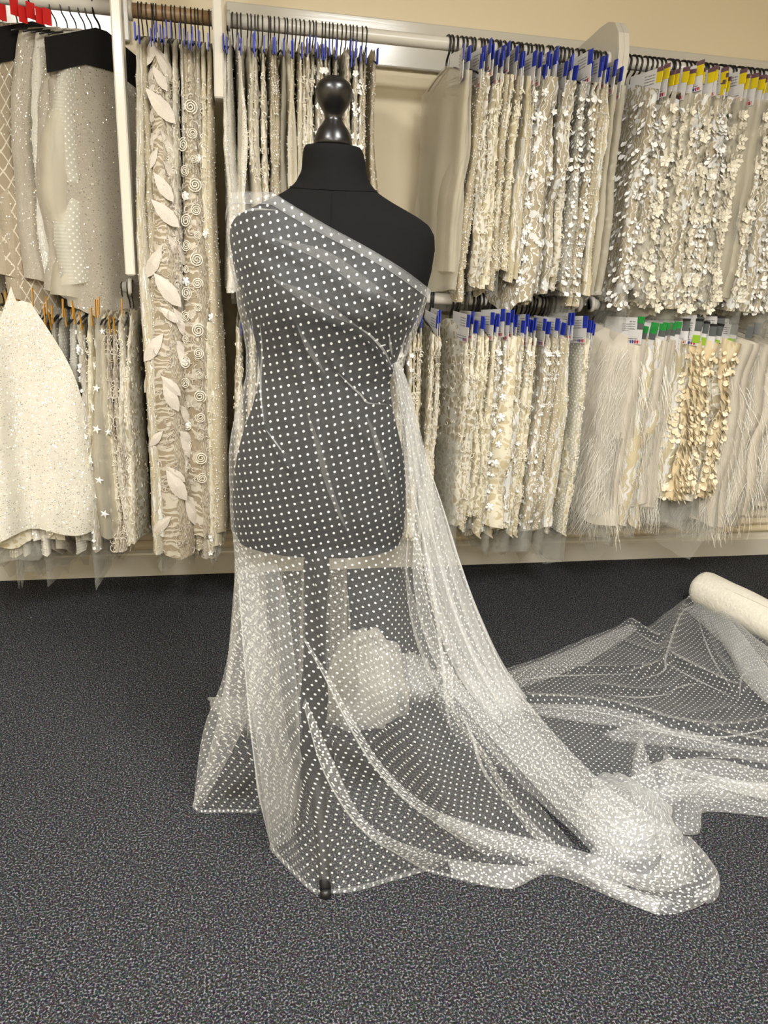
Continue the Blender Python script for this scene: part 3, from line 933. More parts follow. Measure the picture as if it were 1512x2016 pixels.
sheet('floor_length', Gf, M['tulle'], uv=np.stack([flat[..., 0] + .25 * hz, flat[..., 1] + .25 * hz], 2))


def ff(pa, pb, za=.012, zb=.012, **k):
    fold('fold', [lf(x, y, za if 0 < i < len(pa) - 1 else .006) for i, (x, y) in enumerate(pa)], [lf(x, y, zb if 0 < i < len(pb) - 1 else .006) for i, (x, y) in enumerate(pb)], **k)


ff([(1000, 1324), (1120, 1281), (1200, 1246), (1242, 1230)], [(1005, 1362), (1130, 1316), (1210, 1270), (1256, 1238)], thick=.02, wav=.003, seed=31)
ff([(1005, 1375), (1030, 1387), (1150, 1390), (1250, 1408), (1330, 1440), (1420, 1451), (1530, 1428)], [(1030, 1398), (1060, 1406), (1150, 1420), (1250, 1432), (1330, 1447), (1420, 1454), (1530, 1434)], thick=.025, wav=.003, seed=32, mat=M['tulle_gather'])
ff([(1185, 1446), (1260, 1428), (1350, 1445), (1450, 1468), (1560, 1478)], [(1205, 1458), (1290, 1464), (1400, 1478), (1480, 1496), (1560, 1510)], thick=.03, wav=.005, seed=33, mat=M['tulle_gather'])
ff([(1392, 1182), (1440, 1216), (1500, 1268), (1580, 1320)], [(1350, 1202), (1420, 1262), (1480, 1330), (1560, 1390)], .04, .02, thick=.05, wav=.012, seed=34, mat=M['tulle_gather'])
ff([(1380, 1186), (1450, 1250), (1520, 1330), (1580, 1380)], [(1390, 1200), (1440, 1290), (1500, 1370), (1580, 1420)], .02, .03, thick=.05, wav=.012, seed=44, mat=M['tulle_thick'])
ff([(1215, 1550), (1290, 1505), (1400, 1500), (1500, 1515), (1600, 1520)], [(1300, 1600), (1370, 1560), (1440, 1570), (1512, 1560), (1600, 1560)], .05, .03, thick=.05, wav=.012, seed=35, mat=M['tulle_gather'])
ff([(1260, 1560), (1330, 1545), (1420, 1535), (1512, 1540), (1600, 1540)], [(1310, 1640), (1375, 1642), (1385, 1600), (1512, 1610), (1600, 1630)], .04, .004, thick=.03, wav=.01, seed=36, mat=M['tulle_gather'])
ff([(1300, 1500), (1420, 1530), (1512, 1545), (1600, 1550)], [(1330, 1520), (1430, 1555), (1512, 1575), (1600, 1580)], .05, .03, thick=.03, wav=.01, seed=37, mat=M['tulle_thick'])
fold('fold', [lf(1238, 1568), lf(1246, 1500, .06), lf(1255, 1462, .07), lf(1262, 1458, .07)], [lf(1300, 1575), lf(1290, 1530, .05), lf(1272, 1480, .07), lf(1266, 1460, .07)], thick=.02, seed=38)
fold('fold', [lf(1300, 1560), lf(1302, 1520, .05), lf(1306, 1488, .06)], [lf(1370, 1550), lf(1345, 1515, .05), lf(1318, 1484, .07)], thick=.02, seed=39)


# --- sharp creases where cloth is pinched double, and paler strips as fold-edge highlights
def lb(px, py, extra=.0):
    """point on the cloth over the front of the form seen at a photo position"""
    off = -.1
    for _ in range(14):
        q = lp(px, py, off)
        hw, df, db, cx, ex = ringp(min(max(q[2], .70), 1.37))
        rr_ = min(.995, abs(q[0] - cx) / (hw + .012))
        off = .5 * off + .5 * (-(df + .012) * (1 - rr_ ** ex) ** (1 / ex) - extra)
    return lp(px, py, off)


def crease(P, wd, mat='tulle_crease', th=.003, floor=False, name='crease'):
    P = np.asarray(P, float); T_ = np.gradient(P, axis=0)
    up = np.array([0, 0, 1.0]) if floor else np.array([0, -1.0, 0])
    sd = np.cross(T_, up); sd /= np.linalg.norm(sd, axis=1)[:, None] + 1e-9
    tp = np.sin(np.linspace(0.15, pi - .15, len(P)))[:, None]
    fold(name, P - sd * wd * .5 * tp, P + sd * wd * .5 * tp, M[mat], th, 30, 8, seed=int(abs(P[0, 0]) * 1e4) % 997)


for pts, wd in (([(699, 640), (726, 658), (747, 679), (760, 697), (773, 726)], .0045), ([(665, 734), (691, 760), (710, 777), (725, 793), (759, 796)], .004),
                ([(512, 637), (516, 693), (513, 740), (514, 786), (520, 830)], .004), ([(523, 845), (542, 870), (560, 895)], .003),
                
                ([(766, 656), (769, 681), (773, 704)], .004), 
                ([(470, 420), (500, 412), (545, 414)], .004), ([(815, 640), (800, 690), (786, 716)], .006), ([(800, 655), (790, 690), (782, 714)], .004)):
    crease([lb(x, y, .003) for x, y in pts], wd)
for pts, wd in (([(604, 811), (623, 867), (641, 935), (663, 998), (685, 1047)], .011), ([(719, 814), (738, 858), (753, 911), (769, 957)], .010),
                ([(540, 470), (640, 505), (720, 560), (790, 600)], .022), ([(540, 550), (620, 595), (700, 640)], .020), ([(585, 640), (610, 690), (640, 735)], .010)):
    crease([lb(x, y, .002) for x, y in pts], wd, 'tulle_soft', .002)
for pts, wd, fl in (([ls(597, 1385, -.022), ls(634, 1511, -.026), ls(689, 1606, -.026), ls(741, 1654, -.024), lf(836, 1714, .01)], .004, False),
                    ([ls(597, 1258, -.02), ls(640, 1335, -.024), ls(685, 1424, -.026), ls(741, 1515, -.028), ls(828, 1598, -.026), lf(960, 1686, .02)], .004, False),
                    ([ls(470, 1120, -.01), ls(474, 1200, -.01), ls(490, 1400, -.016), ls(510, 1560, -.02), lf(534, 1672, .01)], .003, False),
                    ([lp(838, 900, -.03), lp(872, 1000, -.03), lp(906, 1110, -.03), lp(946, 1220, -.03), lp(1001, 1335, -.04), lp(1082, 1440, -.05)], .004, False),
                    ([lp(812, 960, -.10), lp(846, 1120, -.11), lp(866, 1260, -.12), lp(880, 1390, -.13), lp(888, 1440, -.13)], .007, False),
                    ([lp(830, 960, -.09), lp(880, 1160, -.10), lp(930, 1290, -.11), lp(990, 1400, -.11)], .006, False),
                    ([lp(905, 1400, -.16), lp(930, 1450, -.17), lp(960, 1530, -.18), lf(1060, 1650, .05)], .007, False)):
    crease(pts, wd, floor=fl)  # paler strips paint an edge highlight along the skirt and train folds
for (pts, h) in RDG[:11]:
    crease([lf(x, y, .006 + h * .9) for x, y in pts], .007, floor=True, th=.006)  # highlight strips along the ridges of the floor length

# ------------------------------------------------------------------ roll of the same tulle
pa, pb = floor_at(1372, 1186), floor_at(1556, 1284)
dv = (pb - pa); dv[2] = 0; Lr = 1.45; dv /= np.linalg.norm(dv)
rroll = .072
roll = empty('fabric_roll', tuple(pa + np.array([0, 0, 0])), math.atan2(dv[1], dv[0]))
tag(roll, 'cream roll of tulle lying on the carpet by the skirting', 'fabric roll')
n, m = 80, 48
V = []; UVr = []
rr = np.random.default_rng(3)
prof = [(0, .25), (.004, .82), (.012, .95), (.03, 1.0)] + [(x, 1.0) for x in np.linspace(.05, Lr - .03, n)] + [(Lr, .9)]
ph = rr.uniform(0, 6, 6)
for x, k in prof:
    for j in range(m):
        t = 2 * pi * j / m
        f = k * (1 + .012 * sin(3 * t + 4 * x + ph[0]) + .010 * sin(7 * x * 3 + 2 * t + ph[1]) + .008 * sin(40 * x + 5 * t) + .02 * sin(2 * t + 1.5 * x))
        V.append((x, rroll * f * cos(t), rroll + rroll * f * sin(t))); UVr.append((x, t * rroll))
V = np.array(V); V[:, 2] = np.maximum(V[:, 2], .001)
obj('wound_tulle', mdata('wound_tulle', V, grid_faces(len(prof), m, True), M['roll'], uv=UVr), roll)
MB().tube([(-.004, 0, rroll), (.05, 0, rroll)], .019, 20).build('cardboard_core', plain('core_card', rgb(190, 170, 135), .9), roll)
sw = []
for x in np.linspace(.01, .45, 30): sw.append((x, -rroll * 1.01, rroll * .9))
MB().tube(spline([(.012, -.030, rroll * 1.75), (.2, -.036, rroll * 1.86), (.5, -.03, rroll * 1.92), (Lr - .05, -.03, rroll * 1.9)], 30), .0025, 6).build('loose_edge', M['roll'], roll)

# ------------------------------------------------------------------ fabric samples on hangers
def swatch_grid(w, L, th, seed, rows=20, half=13, amp=.006, flare=.5, hemj=.02, peak=0.0, taper=.0, lean=0.0, rough=0.0):
    """a sample folded once, fold at the front (-y), hanging from z = -.085; returns the grid of points and cloth lengths"""
    r = np.random.default_rng(seed)
    nc = 2 * half + 1
    s_ = np.linspace(0, 1, nc)
    tri = 1 - abs(2 * s_ - 1)                       # 0 back .. 1 front
    side = np.where(s_ < .5, 1.0, -1.0)
    G = np.zeros((rows, nc, 3))
    k1, k2, k3 = r.uniform(18, 30), r.uniform(38, 60), r.uniform(8, 14)
    p1, p2, p3, p4 = r.uniform(0, 6.28, 4)
    fr = smooth_noise(rows, 6, r) * .010
    bk = smooth_noise(rows, 6, r) * .012
    hm = smooth_noise(nc, 9, r) * hemj
    jit = r.normal(0, rough, (rows, nc, 2)) if rough else np.zeros((rows, nc, 2))
    cen = smooth_noise(rows, 4, r) * .006
    for i in range(rows):
        t = i / (rows - 1)
        wt = w * (1 - taper * (1 - min(1, t * 2.2)) ** 1.5)
        y = wt / 2 - wt * tri
        thk = th * (.45 + (.55 + flare) * min(1, t * 1.6))
        a = amp * (.25 + .9 * min(1, t * 1.5))
        x = side * thk / 2 * np.sqrt(np.clip(1 - (2 * abs(tri - .5)) ** 8 * (tri > .5), 0, 1))
        rip = a * (np.sin(k1 * y + p1 + .8 * t) + .6 * np.sin(k2 * y + p2 - .6 * t) + .7 * np.sin(k3 * y + p3))
        x = x + rip + cen[i] + lean * t
        y = y - fr[i] * tri ** 2 - bk[i] * (1 - tri) ** 2 + jit[i, :, 1] * tri ** 3
        x = x + jit[i, :, 0]
        top = -.064 - .05 * abs(y) / (w / 2) + peak * np.exp(-((tri - .86) / .10) ** 2)
        z = top + (-L + hm * t - top) * t
        G[i, :, 0] = x; G[i, :, 1] = y; G[i, :, 2] = z
    u = np.repeat((tri * w * side)[None], rows, 0) + np.where(side < 0, w * .13, 0)[None]
    v = G[..., 2] * 1.0
    return G, np.stack([u, v], 2)


def normals(G):
    du = np.gradient(G, axis=1); dv = np.gradient(G, axis=0)
    n = np.cross(du, dv); n /= np.linalg.norm(n, axis=2)[..., None] + 1e-9
    return n, dv / (np.linalg.norm(dv, axis=2)[..., None] + 1e-9)


def applique(G, kind, count, r0, r1, seed, front=.35, vlo=.06, vhi=1.0, bias=1.0):
    """flowers, petals, beads, ruffles or feather strands sewn on the sample; one joined mesh"""
    r = np.random.default_rng(seed + 99)
    N, T = normals(G); rows, nc = G.shape[:2]; mid = nc // 2
    mb = MB()
    for _ in range(count):
        fi = (vlo + (vhi - vlo) * r.random() ** bias) * (rows - 1)
        span = (1 - front) * mid * r.random() ** {'feather': 1.0, 'petal': 1.5, 'flower': 1.5}.get(kind, 1.9)
        fj = mid + (span if r.random() < .5 else -span)
        i, j = int(min(fi, rows - 2)), int(min(max(fj, 0), nc - 2)); a, b = fi - i, fj - j
        P = (G[i, j] * (1 - a) + G[i + 1, j] * a) * (1 - b) + (G[i, j + 1] * (1 - a) + G[i + 1, j + 1] * a) * b
        n = N[i, j].copy(); 
        c = np.array([G[i, mid][0] if False else G[i, :, 0].mean(), P[1] + .02, P[2]])
        if n @ (P - c) < 0: n = -n
        if n[1] > .2: n[1] *= -1
        t = T[i, j]; t = t - n * (t @ n); t /= np.linalg.norm(t) + 1e-9; s2 = np.cross(n, t)
        R = r.uniform(r0, r1)
        P = P + n * .002
        if kind == 'flower':
            rot = r.uniform(0, 6.28); npt = 5
            for k in range(npt):
                q = rot + 2 * pi * k / npt
                d = t * cos(q) + s2 * sin(q); e = -t * sin(q) + s2 * cos(q)
                up = r.uniform(.2, .6)
                mb.add([P, P + d * R * .6 + e * R * .38 + n * R * up * .5, P + d * R + n * R * up, P + d * R * .6 - e * R * .38 + n * R * up * .5], [(0, 1, 2, 3)])
        elif kind == 'petal':
            q = r.uniform(-.9, .9); d = t * cos(q) + s2 * sin(q); e = -t * sin(q) + s2 * cos(q); up = r.uniform(.3, 1.0)
            mb.add([P, P + d * R * .55 + e * R * .5 + n * R * up * .7, P + d * R * 1.05 + e * R * .22 + n * R * up, P + d * R * 1.05 - e * R * .22 + n * R * up, P + d * R * .55 - e * R * .5 + n * R * up * .7],
                   [(0, 1, 2), (0, 2, 3), (0, 3, 4)])
        elif kind == 'bead':
            mb.add([P + t * R, P + s2 * R, P - t * R, P - s2 * R, P + n * R], [(0, 1, 4), (1, 2, 4), (2, 3, 4), (3, 0, 4)])
        elif kind == 'feather':
            q = r.uniform(-.5, .5); d = t * cos(q) + s2 * sin(q); o = r.uniform(.2, .9); cu = r.uniform(-.35, .35)
            pts = []
            for k in range(6):
                f = k / 5
                pts.append(P + d * R * f + n * R * o * (f - .75 * f * f) + s2 * R * cu * f * f + np.array([0, 0, -R * .25 * f * f]))
            wv = np.cross(d, n) * .0011 + np.array([.0006, 0, 0])
            vs = [];
            for k, p in enumerate(pts):
                h = 1 - .8 * k / 5
                vs += [p - wv * h, p + wv * h]
            mb.add(vs, [(2 * k, 2 * k + 1, 2 * k + 3, 2 * k + 2) for k in range(5)])
        elif kind == 'cord':
            q0 = r.uniform(0, 6.28); pts = []
            for k in range(10):
                q = q0 + k * r.uniform(.35, .6); f = R * (1 - k / 13)
                pts.append(P + (t * cos(q) + s2 * sin(q)) * f + n * .001)
            mb.tube(pts, .0011, 3, False)
    return mb


# hangers: hook over the rail, neck, two sloping shoulders
def hanger_data(name, hr, wide=False, w=.38):
    mb = MB()
    R = RR + hr + .0005
    a = np.linspace(radians(-25), radians(205), 18)
    arcp = [(0, R * cos(t), R * sin(t)) for t in a]         # from behind the rail, over it, to the front
    last = arcp[-1]
    pts = arcp[::-1][0:0] + arcp + [(0, -R * .75, -.028), (0, -R * .25, -.042), (0, 0, -.055), (0, 0, -.075)]
    mb.tube(spline(pts, 34), hr, 6)
    if wide:
        out = [(-w / 2, -.135), (-w / 2, -.125), (-.02, -.060), (.02, -.060), (w / 2, -.125), (w / 2, -.215), (.06, -.165), (-.06, -.165), (-w / 2, -.215)]
        n = len(out); h = .006
        v = [(-h, y, z) for y, z in out] + [(h, y, z) for y, z in out]
        mb.add(v, [(i, (i + 1) % n, n + (i + 1) % n, n + i) for i in range(n)] + [tuple(range(n)), tuple(range(2 * n - 1, n - 1, -1))])
    else:
        for s in (-1, 1):
            mb.tube([(0, 0, -.072), (0, s * w * .2, -.085), (0, s * w * .36, -.104), (0, s * w * .41, -.112)], .003, 6)
    return mb.data(name, M['velvet'] if wide else M['black_plastic'], smooth=not wide)


HG = {'thin': hanger_data('hanger', .0021), 'thick': hanger_data('hanger', .0036), 'wide': hanger_data('hanger', .003, True)}


def card_data(y0, y1, z0, z1):
    h = .0006
    v = [(-h, y0, z0), (-h, y1, z0), (-h, y1, z1), (-h, y0, z1), (h, y0, z0), (h, y1, z0), (h, y1, z1), (h, y0, z1)]
    uv = [(1, 0), (0, 0), (0, 1), (1, 1)] * 2
    f = [(0, 3, 2, 1), (4, 5, 6, 7), (0, 1, 5, 4), (1, 2, 6, 5), (2, 3, 7, 6), (3, 0, 4, 7)]
    return mdata('card', v, f, M['card'], uv=uv, smooth=False)


CARD = [card_data(-.188, -.03, -.135, -.040), card_data(-.190, -.05, -.128, -.046)]


def tab_data(col, y0=-.191, y1=-.165, z0=-.082, z1=-.040, th=.0013):
    return MB().box((-th, y0, z0), (th, y1, z1)).data('tab', M['tab_' + col], False)


TAB = {c: tab_data(c) for c in ('blue', 'yellow', 'green', 'grey')}
TAB['red'] = tab_data('red', -.192, -.166, -.075, -.034, .0012)
TAB['orange'] = tab_data('orange', -.192, -.182, -.105, -.05, .0009)
TAB['bluelow'] = tab_data('blue', -.180, -.160, -.115, -.072, .0012)
def cap_data(col, z0, z1): return MB().box((-.0016, -.192, z0), (.0016, -.164, z1)).data('tab_cap', M[col], False)
CAP = {'yellow': cap_data('tab_plum', -.050, -.037), 'green': cap_data('tab_green', -.060, -.036), 'grey': cap_data('black_plastic', -.046, -.037)}
TAB['green'] = tab_data('grey'); TABC = None
LIME = MB().box((-.0012, -.190, -.125), (.0012, -.162, -.096)).data('sticker', M['tab_lime'], False)

TYPES = {   # material, applique (kind, count, r0, r1, mat), label words
    'corded': ('f_corded', ('cord', 130, .006, .012, 'petal'), 'ivory corded lace'),
    'floral': ('f_floral', ('flower', 110, .006, .011, 'petal_white'), 'white flower embroidered lace'),
    'scroll': ('f_scroll', ('cord', 160, .010, .020, 'leaf'), 'champagne scroll embroidered tulle'),
    'net': ('f_net', ('bead', 90, .002, .003, 'petal_white'), 'champagne diamond net with pearls'),
    'beads': ('f_beads', ('bead', 260, .0016, .003, 'petal_white'), 'ivory beaded tulle'),
    'sequin': ('f_sequin', ('bead', 160, .0015, .0026, 'star'), 'silver sequin tulle'),
    'glitter': ('f_glitter', ('bead', 120, .0014, .0022, 'star'), 'champagne glitter tulle'),
    'plain': ('f_plain', None, 'plain sheer ivory tulle'),
    'dots': ('f_dots', ('bead', 120, .0018, .0026, 'petal_white'), 'fine dotted sheer tulle'),
    'stripe': ('f_stripe', ('bead', 200, .0018, .003, 'petal'), 'cream bead striped lace'),
    'cream': ('f_cream', ('cord', 150, .006, .012, 'petal'), 'cream corded lace'),
    'blossom': ('f_plain', ('flower', 300, .010, .022, 'petal'), 'ivory blossom covered tulle'),
    'petal': ('f_floral', ('petal', 330, .009, .020, 'petal_white'), 'white petal covered tulle'),
    'peach': ('f_peach', ('petal', 700, .012, .024, 'petal_peach'), 'peach satin petal ruffle cloth'),
    'feather': ('f_feather', ('feather', 1500, .05, .11, 'plume'), 'ivory feather trimmed tulle'),
}
VAR = {}


def variant(typ, w, L, th, k, **kw):
    key = (typ, round(w, 2), round(L, 2), round(th, 3), k, tuple(sorted(kw.items())))
    if key not in VAR:
        seed = 1000 + len(VAR) * 17
        rough = {'corded': .0018, 'floral': .0018, 'beads': .0014, 'cream': .0018, 'stripe': .0015, 'scroll': .0015, 'blossom': .003, 'petal': .003, 'sequin': .001}.get(typ, .0006)
        kw = dict(kw); kw['rows'] = max(kw.get('rows', 0), 44 if L > 1.2 else 30)
        G, uv = swatch_grid(w, L, th, seed, rough=rough, **kw)
        m, ap, _ = TYPES[typ]
        me = mdata('cloth', G.reshape(-1, 3), grid_faces(*G.shape[:2]), M[m], uv=uv.reshape(-1, 2))
        am = None
        if ap:
            n = int(ap[1] * (L / .8) * 1.5)
            am = applique(G, ap[0], n, ap[2], ap[3], seed, front=.0 if ap[0] == 'feather' else .25).data('trimming', M[ap[4]], smooth=False)
        G2, uv2 = swatch_grid(w * .95, L + .03 + .035 * (k % 3), th * .5, seed + 5, rows=12, half=9, amp=.008, hemj=.03)
        hm = mdata('underlay', G2[5:].reshape(-1, 3), grid_faces(G2.shape[0] - 5, G2.shape[1]), M['f_grey'], uv=uv2[5:].reshape(-1, 2))
        VAR[key] = (me, am, hm, G)
    return VAR[key]


def sample(x, z, rot, typ, w, L, th, k, hang='thick', tab=None, card=True, hem=False, label='', group='', drop=0.0, **kw):
    me, am, hm, G = variant(typ, w, L, th, k, **kw)
    e = empty('fabric_sample', (x, RY, z), radians(rot))
    obj('hanger', HG[hang], e)
    c = obj('cloth', me, e)
    c.location.z = drop
    if am is not None: obj('trimming', am, c, kind='stuff')
    if hem: obj('underlay', hm, c)
    if card:
        cd_ = obj('card', CARD[k % 2], e)
        cd_.rotation_euler = (radians(random.uniform(-5, 6)), 0, radians(random.uniform(-4, 4)))
        cd_.location.z = random.uniform(-.016, .012)
        if tab:
            obj('tab', TAB[tab], cd_)
            if tab in CAP: obj('tab_cap', CAP[tab], cd_)
            if tab == 'grey' and random.random() < .5: obj('sticker', LIME, cd_)
    elif tab:
        tb = obj('tab', TAB[tab], e); tb.location.z = random.uniform(-.02, .012)
        if tab == 'orange': tb.rotation_euler.x = radians(random.uniform(-12, 12))
    tag(e, label, 'fabric sample', group)
    return e


ORD = ['first', 'second', 'third', 'fourth', 'fifth', 'sixth', 'seventh', 'eighth', 'ninth', 'tenth', 'eleventh', 'twelfth', 'thirteenth', 'fourteenth',
       'fifteenth', 'sixteenth', 'seventeenth', 'eighteenth', 'nineteenth', 'twentieth']


def count_off(made, anchor, where, rev, group):
    """made: list of (x, type, thing); label each by its order among its own kind, counted from a landmark"""
    for typ in sorted({t for _, t, _ in made}):
        mine = sorted([m for m in made if m[1] == typ], key=lambda m: m[0], reverse=rev)
        for k, (_, _, e) in enumerate(mine):
            if len(mine) == 1: lab = '%s sample %s' % (TYPES[typ][2], where)
            else: lab = '%s %s sample from %s, %s' % (ORD[k], TYPES[typ][2], anchor, where)
            tag(e, lab, 'fabric sample', '%s %s' % (TYPES[typ][2], group))


def section(n, x0, x1, z, types, anchor, where, rev, w=.38, L=.8, th=.018, rot=0, rj=4, Lj=.03, nv=3, **kw):
    """a run of samples along a rail; types is a list stretched along the run"""
    step = (x1 - x0) / max(1, n - 1)
    made = []
    for i in range(n):
        x = x0 + step * i + random.uniform(-.3, .3) * step
        typ = types[int(i * len(types) / n)]
        k = random.randrange(nv)
        kk = dict(kw)
        if kk.pop('hems', 0) > random.random(): kk['hem'] = True
        made.append((x, typ, sample(x, z, rot + random.uniform(-rj, rj), typ, w, L + Lj * (k - 1), th, k, **kk)))
    count_off(made, anchor, where, rev, where)


# upper rail, left: glittery lengths turned towards the room
reds = []
for x, rot, typ, hg, L, th in ((-.80, -30, 'stripe', 'thin', .80, .04), (-.74, -32, 'corded', 'thin', .82, .03), (-.68, -34, 'glitter', 'thin', .80, .03), (-.63, -30, 'plain', 'thin', .78, .03),
                               (-.590, -28, 'net', 'thin', .79, .035), (-.535, -40, 'net', 'wide', .80, .03), (-.48, -42, 'glitter', 'thin', .79, .04), (-.45, -40, 'sequin', 'thin', .80, .03),
                               (-.425, -42, 'glitter', 'thin', .80, .03), (-.40, -44, 'plain', 'thin', .82, .03), (-.38, -42, 'dots', 'thin', .80, .03), (-.357, -44, 'glitter', 'wide', .80, .03)):
    e = sample(x, UZ, rot, typ, .36, L, th, 1, hang=hg, tab='red', card=False, amp=.011, taper=.0 if hg == 'wide' else .45, drop=-.07 if hg == 'wide' else 0)
    if hg == 'wide': tag(e, TYPES[typ][2] + (' sample on broad black hanger beside the white post' if x > -.4 else ' sample on broad black hanger amid the glittery samples'), 'fabric sample', 'samples on broad black hangers')
    else: reds.append((x, typ, e))
count_off(reds, 'the white post', 'upper rail, red tab', True, 'red tabbed on the upper rail')

# long lengths between the posts
section(16, -.242, -.036, UZ, ['stripe', 'beads', 'corded', 'scroll', 'scroll', 'corded', 'scroll', 'corded', 'sequin', 'beads', 'glitter', 'floral', 'glitter', 'cream', 'beads'],
        'the glittery samples', 'hung long between posts', False, w=.36, L=1.68, th=.026, rj=5, Lj=.05, nv=2, tab='bluelow', card=False, hang='thin', rows=40, amp=.004, flare=.9, taper=.5, hems=.4)
# upper rail behind the form
section(34, .026, .455, UZ, ['sequin', 'plain', 'corded', 'beads', 'plain', 'stripe', 'corded', 'floral', 'glitter', 'corded', 'floral', 'beads'],
        'the white post', 'upper rail behind form', False, L=.81, th=.018, rot=-2, rj=7, tab='bluelow', card=False, hang='thin', taper=.25, peak=.03, hems=.2)
# upper rail, from the bare wall to the bracket
section(38, .73, 1.285, UZ, ['plain', 'beads', 'corded', 'cream', 'beads', 'cream', 'stripe', 'floral', 'beads', 'floral', 'corded', 'dots', 'petal', 'beads', 'stripe', 'plain'],
        'the bracket', 'upper rail, blue tab', True, L=.735, Lj=.035, th=.018, rot=2, rj=7, tab='blue', hang='thick', hems=.2)
# upper rail beyond the bracket
section(36, 1.375, 2.02, UZ, ['petal', 'blossom', 'floral', 'blossom', 'petal', 'blossom', 'plain', 'blossom', 'floral', 'petal', 'blossom', 'floral'],
        'the bracket', 'upper rail, yellow tab', False, L=.78, th=.02, rot=14, rj=8, tab='yellow', hang='thick', hems=.2, amp=.008)
# lower rail, left
section(34, -.86, -.30, LZ, ['stripe', 'sequin', 'cream', 'stripe', 'cream', 'sequin', 'sequin', 'glitter', 'dots', 'dots', 'floral', 'cream', 'scroll', 'corded'],
        'the long lengths', 'low rail, orange tab', True, L=.84, th=.022, rot=-8, rj=7, tab='orange', card=False, hang='thin', hems=.5, taper=.35, peak=.02)
# lower rail behind the form
section(18, .05, .44, LZ, ['corded', 'sequin', 'cream', 'stripe', 'glitter', 'cream'], 'the long lengths', 'low rail behind form', False, L=.84, th=.024, rot=-2, rj=5, card=False, tab='bluelow', hang='thin', hems=.5)
section(9, .60, .735, LZ, ['floral', 'cream', 'corded'], 'the draped waist', 'low rail', False, L=.84, th=.018, rot=-4, rj=5, tab='blue', hang='thick', hems=.4)
section(32, .80, 1.255, LZ, ['corded', 'cream', 'floral', 'cream', 'stripe', 'floral', 'cream', 'floral', 'beads', 'stripe', 'dots', 'cream'],
        'the feather samples', 'low rail, blue tab', True, L=.82, th=.018, rot=6, rj=8, tab='blue', hang='thick', hems=.45)
# lower rail, right: feathers, peach ruffles
section(9, 1.365, 1.53, LZ, ['feather', 'feather', 'stripe', 'feather', 'feather'], 'the blue tabs', 'low rail, green tab', False, L=.80, th=.026, rot=34, rj=7, tab='green', hang='thick', hems=.6, amp=.008)
section(10, 1.55, 1.76, LZ, ['stripe', 'peach', 'peach', 'peach', 'corded', 'peach', 'peach'], 'the green tabs', 'low rail, grey tab', False, L=.70, th=.028, rot=42, rj=7, tab='grey', hang='thick', hems=.6, amp=.008)
section(7, 1.82, 2.14, LZ, ['feather'], 'the peach ruffles', 'low rail end', False, L=.80, th=.03, rot=38, rj=6, tab='grey', hang='thick', hems=.6, amp=.01, card=False)


# --- samples with motifs large enough to pick out
def motif_data(name, out, mat, bend=.15, mid=True):
    """flat motif from an outline, raised along its middle"""
    n = len(out)
    R0 = max(abs(a) + abs(b) for a, b in out)
    v = [(0, 0, R0 * bend)] + [(a, b, 0) for a, b in out] + [(a * .97, b * .97, -.0012) for a, b in out]
    f = [(0, 1 + i, 1 + (i + 1) % n) for i in range(n)] + [(1 + i, 1 + n + i, 1 + n + (i + 1) % n, 1 + (i + 1) % n) for i in range(n)]
    return mdata(name, v, f, M[mat], smooth=False)


LEAF = motif_data('leaf', [(0, -.034), (.009, -.022), (.0135, -.006), (.011, .012), (.005, .026), (0, .036), (-.005, .026), (-.011, .012), (-.0135, -.006), (-.009, -.022)], 'leaf')
STAR = motif_data('star', [((.011 if k % 2 == 0 else .0046) * sin(pi * k / 5), (.011 if k % 2 == 0 else .0046) * cos(pi * k / 5)) for k in range(10)], 'star')
FLOW = motif_data('flower', [((.007 + .009 * abs(cos(2.5 * q)) ** .6) * cos(q), (.007 + .009 * abs(cos(2.5 * q)) ** .6) * sin(q)) for q in np.linspace(0, 2 * pi, 40, endpoint=False)], 'petal_white', .3)
SPIR = MB().tube([(.017 * (1 - k / 46) * cos(k * .42), .017 * (1 - k / 46) * sin(k * .42), .001) for k in range(40)], .0016, 5).data('spiral', M['petal'])


def attach(e, me, name, spots):
    """sew a motif on the cloth of sample e; spots: (fraction down, -1..1 round the front fold, turn, size)"""
    cl = [c for c in e.children if c.name.startswith('cloth')][0]
    key = [k for k, v_ in VAR.items() if v_[0] == cl.data][0]
    G = VAR[key][3]; N, T = normals(G); mid = G.shape[1] // 2
    for fi, fj, tw, sc in spots:
        i = int(fi * (G.shape[0] - 2)); j = int(round(mid + fj * mid)); j = min(max(j, 0), G.shape[1] - 1)
        n = N[i, j].copy()
        c = np.array([G[i, :, 0].mean(), G[i, j][1] + .02, G[i, j][2]])
        if n @ (G[i, j] - c) < 0: n = -n
        n = n + np.array([0, -.5, 0]); n /= np.linalg.norm(n)
        t = np.array([0, 0, 1.0]); t = t - n * (t @ n); t /= np.linalg.norm(t); b = np.cross(t, n)
        t2 = t * cos(tw) + b * sin(tw); b2 = np.cross(t2, n)
        P = G[i, j] + n * .004
        o = obj(name, me, cl)
        o.matrix_local = Matrix(((b2[0], t2[0], n[0], P[0]), (b2[1], t2[1], n[1], P[1]), (b2[2], t2[2], n[2], P[2]), (0, 0, 0, 1))) @ Matrix.Scale(sc, 4)


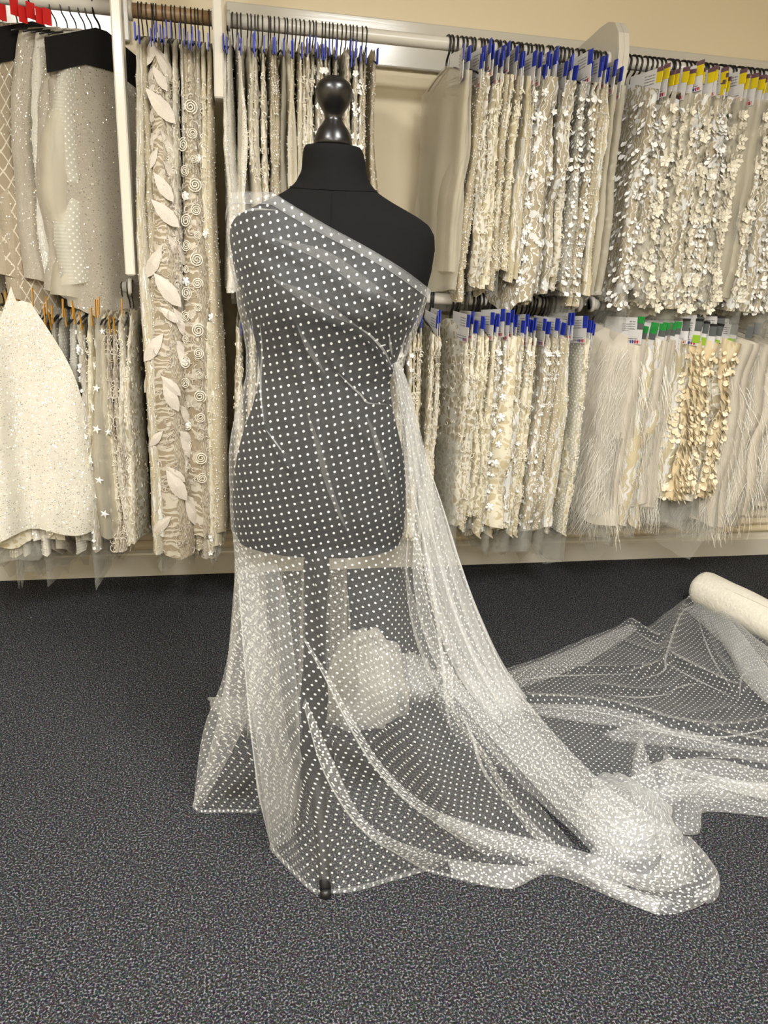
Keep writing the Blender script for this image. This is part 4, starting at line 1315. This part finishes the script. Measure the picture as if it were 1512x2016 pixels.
e = sample(-.205, UZ, 8, 'scroll', .42, 1.66, .06, 5, hang='thin', tab='bluelow', card=False, rows=44, amp=.003, flare=.9, taper=.5,
           label='long champagne tulle length sewn with large sequin leaves between the white posts', group='long lengths between the white posts')
attach(e, LEAF, 'leaf', [(.04 + .0185 * k + .004 * sin(k * 3.3), .05 + .15 * (-1) ** k * (.35 + .65 * ((k * 7) % 5) / 5), (-1) ** k * (.45 + .5 * ((k * 5) % 7) / 7), 1.45 + .4 * sin(k * 1.7)) for k in range(51)])
attach(e, FLOW, 'flower', [(.72 + .045 * k, .15 * (-1) ** k, k, 1.1) for k in range(6)])
e = sample(-.105, UZ, 4, 'scroll', .42, 1.62, .05, 6, hang='thin', tab='bluelow', card=False, rows=44, amp=.003, flare=.9, taper=.5,
           label='long champagne tulle length with corded spiral embroidery between the white posts', group='long lengths between the white posts')
attach(e, SPIR, 'spiral', [(.10 + .024 * k, .05 + .09 * (-1) ** k * (.3 + .6 * ((k * 3) % 4) / 4), k * 1.3, 1.0 + .3 * sin(k * 2.1)) for k in range(34)])
attach(e, FLOW, 'flower', [(.14 + .08 * k, .1 * (-1) ** k, k, .9) for k in range(9)])
e = sample(-.378, LZ, -10, 'plain', .46, .84, .045, 7, hang='thin', tab='orange', card=False, taper=.35, peak=.02,
           label='sheer tulle sample sewn with silver stars on the low rail', group='star tulle on the low rail')
attach(e, STAR, 'star', [(.10 + .062 * k, .06 + .30 * (((k * 5) % 7) / 7 - .4), k * .9, 1.1 + .5 * ((k * 3) % 4) / 4) for k in range(14)])
# bright sequin sample that has swung round to face the room, hung from one clip
e = sample(-.53, LZ, -6, 'sequin', .33, .80, .04, 8, hang='thin', tab='orange', card=False, taper=.80, peak=.05, amp=.020,
           label='wide bright sequin tulle sample swung to face the room from low rail', group='sequin sample facing the room')
for c in e.children:
    if c.name.startswith('cloth'): c.location = (-.05, -.215, .02); c.rotation_euler.z = radians(-68)
e = sample(-.69, LZ, -6, 'cream', .30, .84, .04, 9, hang='thin', tab='orange', card=False, taper=.6, peak=.03, amp=.014, hem=True,
           label='cream corded lace sample swung to face the room beside bright sequin one', group='lace sample facing the room')
for c in e.children:
    if c.name.startswith('cloth'): c.location = (0, -.20, .0); c.rotation_euler.z = radians(-50)
# lace with a scalloped flower border
for x, z, typ, lab in ((.93, LZ, 'cream', 'cream lace sample with a flower border sewn up its front, low rail'), (.97, UZ, 'floral', 'white lace sample with bold flowers sewn up its front, upper rail')):
    e = sample(x, z, 16, typ, .44, .80, .05, 10, hang='thick', tab='blue', label=lab, group=lab)
    attach(e, FLOW, 'flower', [(.10 + .021 * k, .22 * (-1) ** k * (.3 + .5 * ((k * 3) % 4) / 4), k * 1.3, .8 + .3 * sin(k * 2.1)) for k in range(42)])
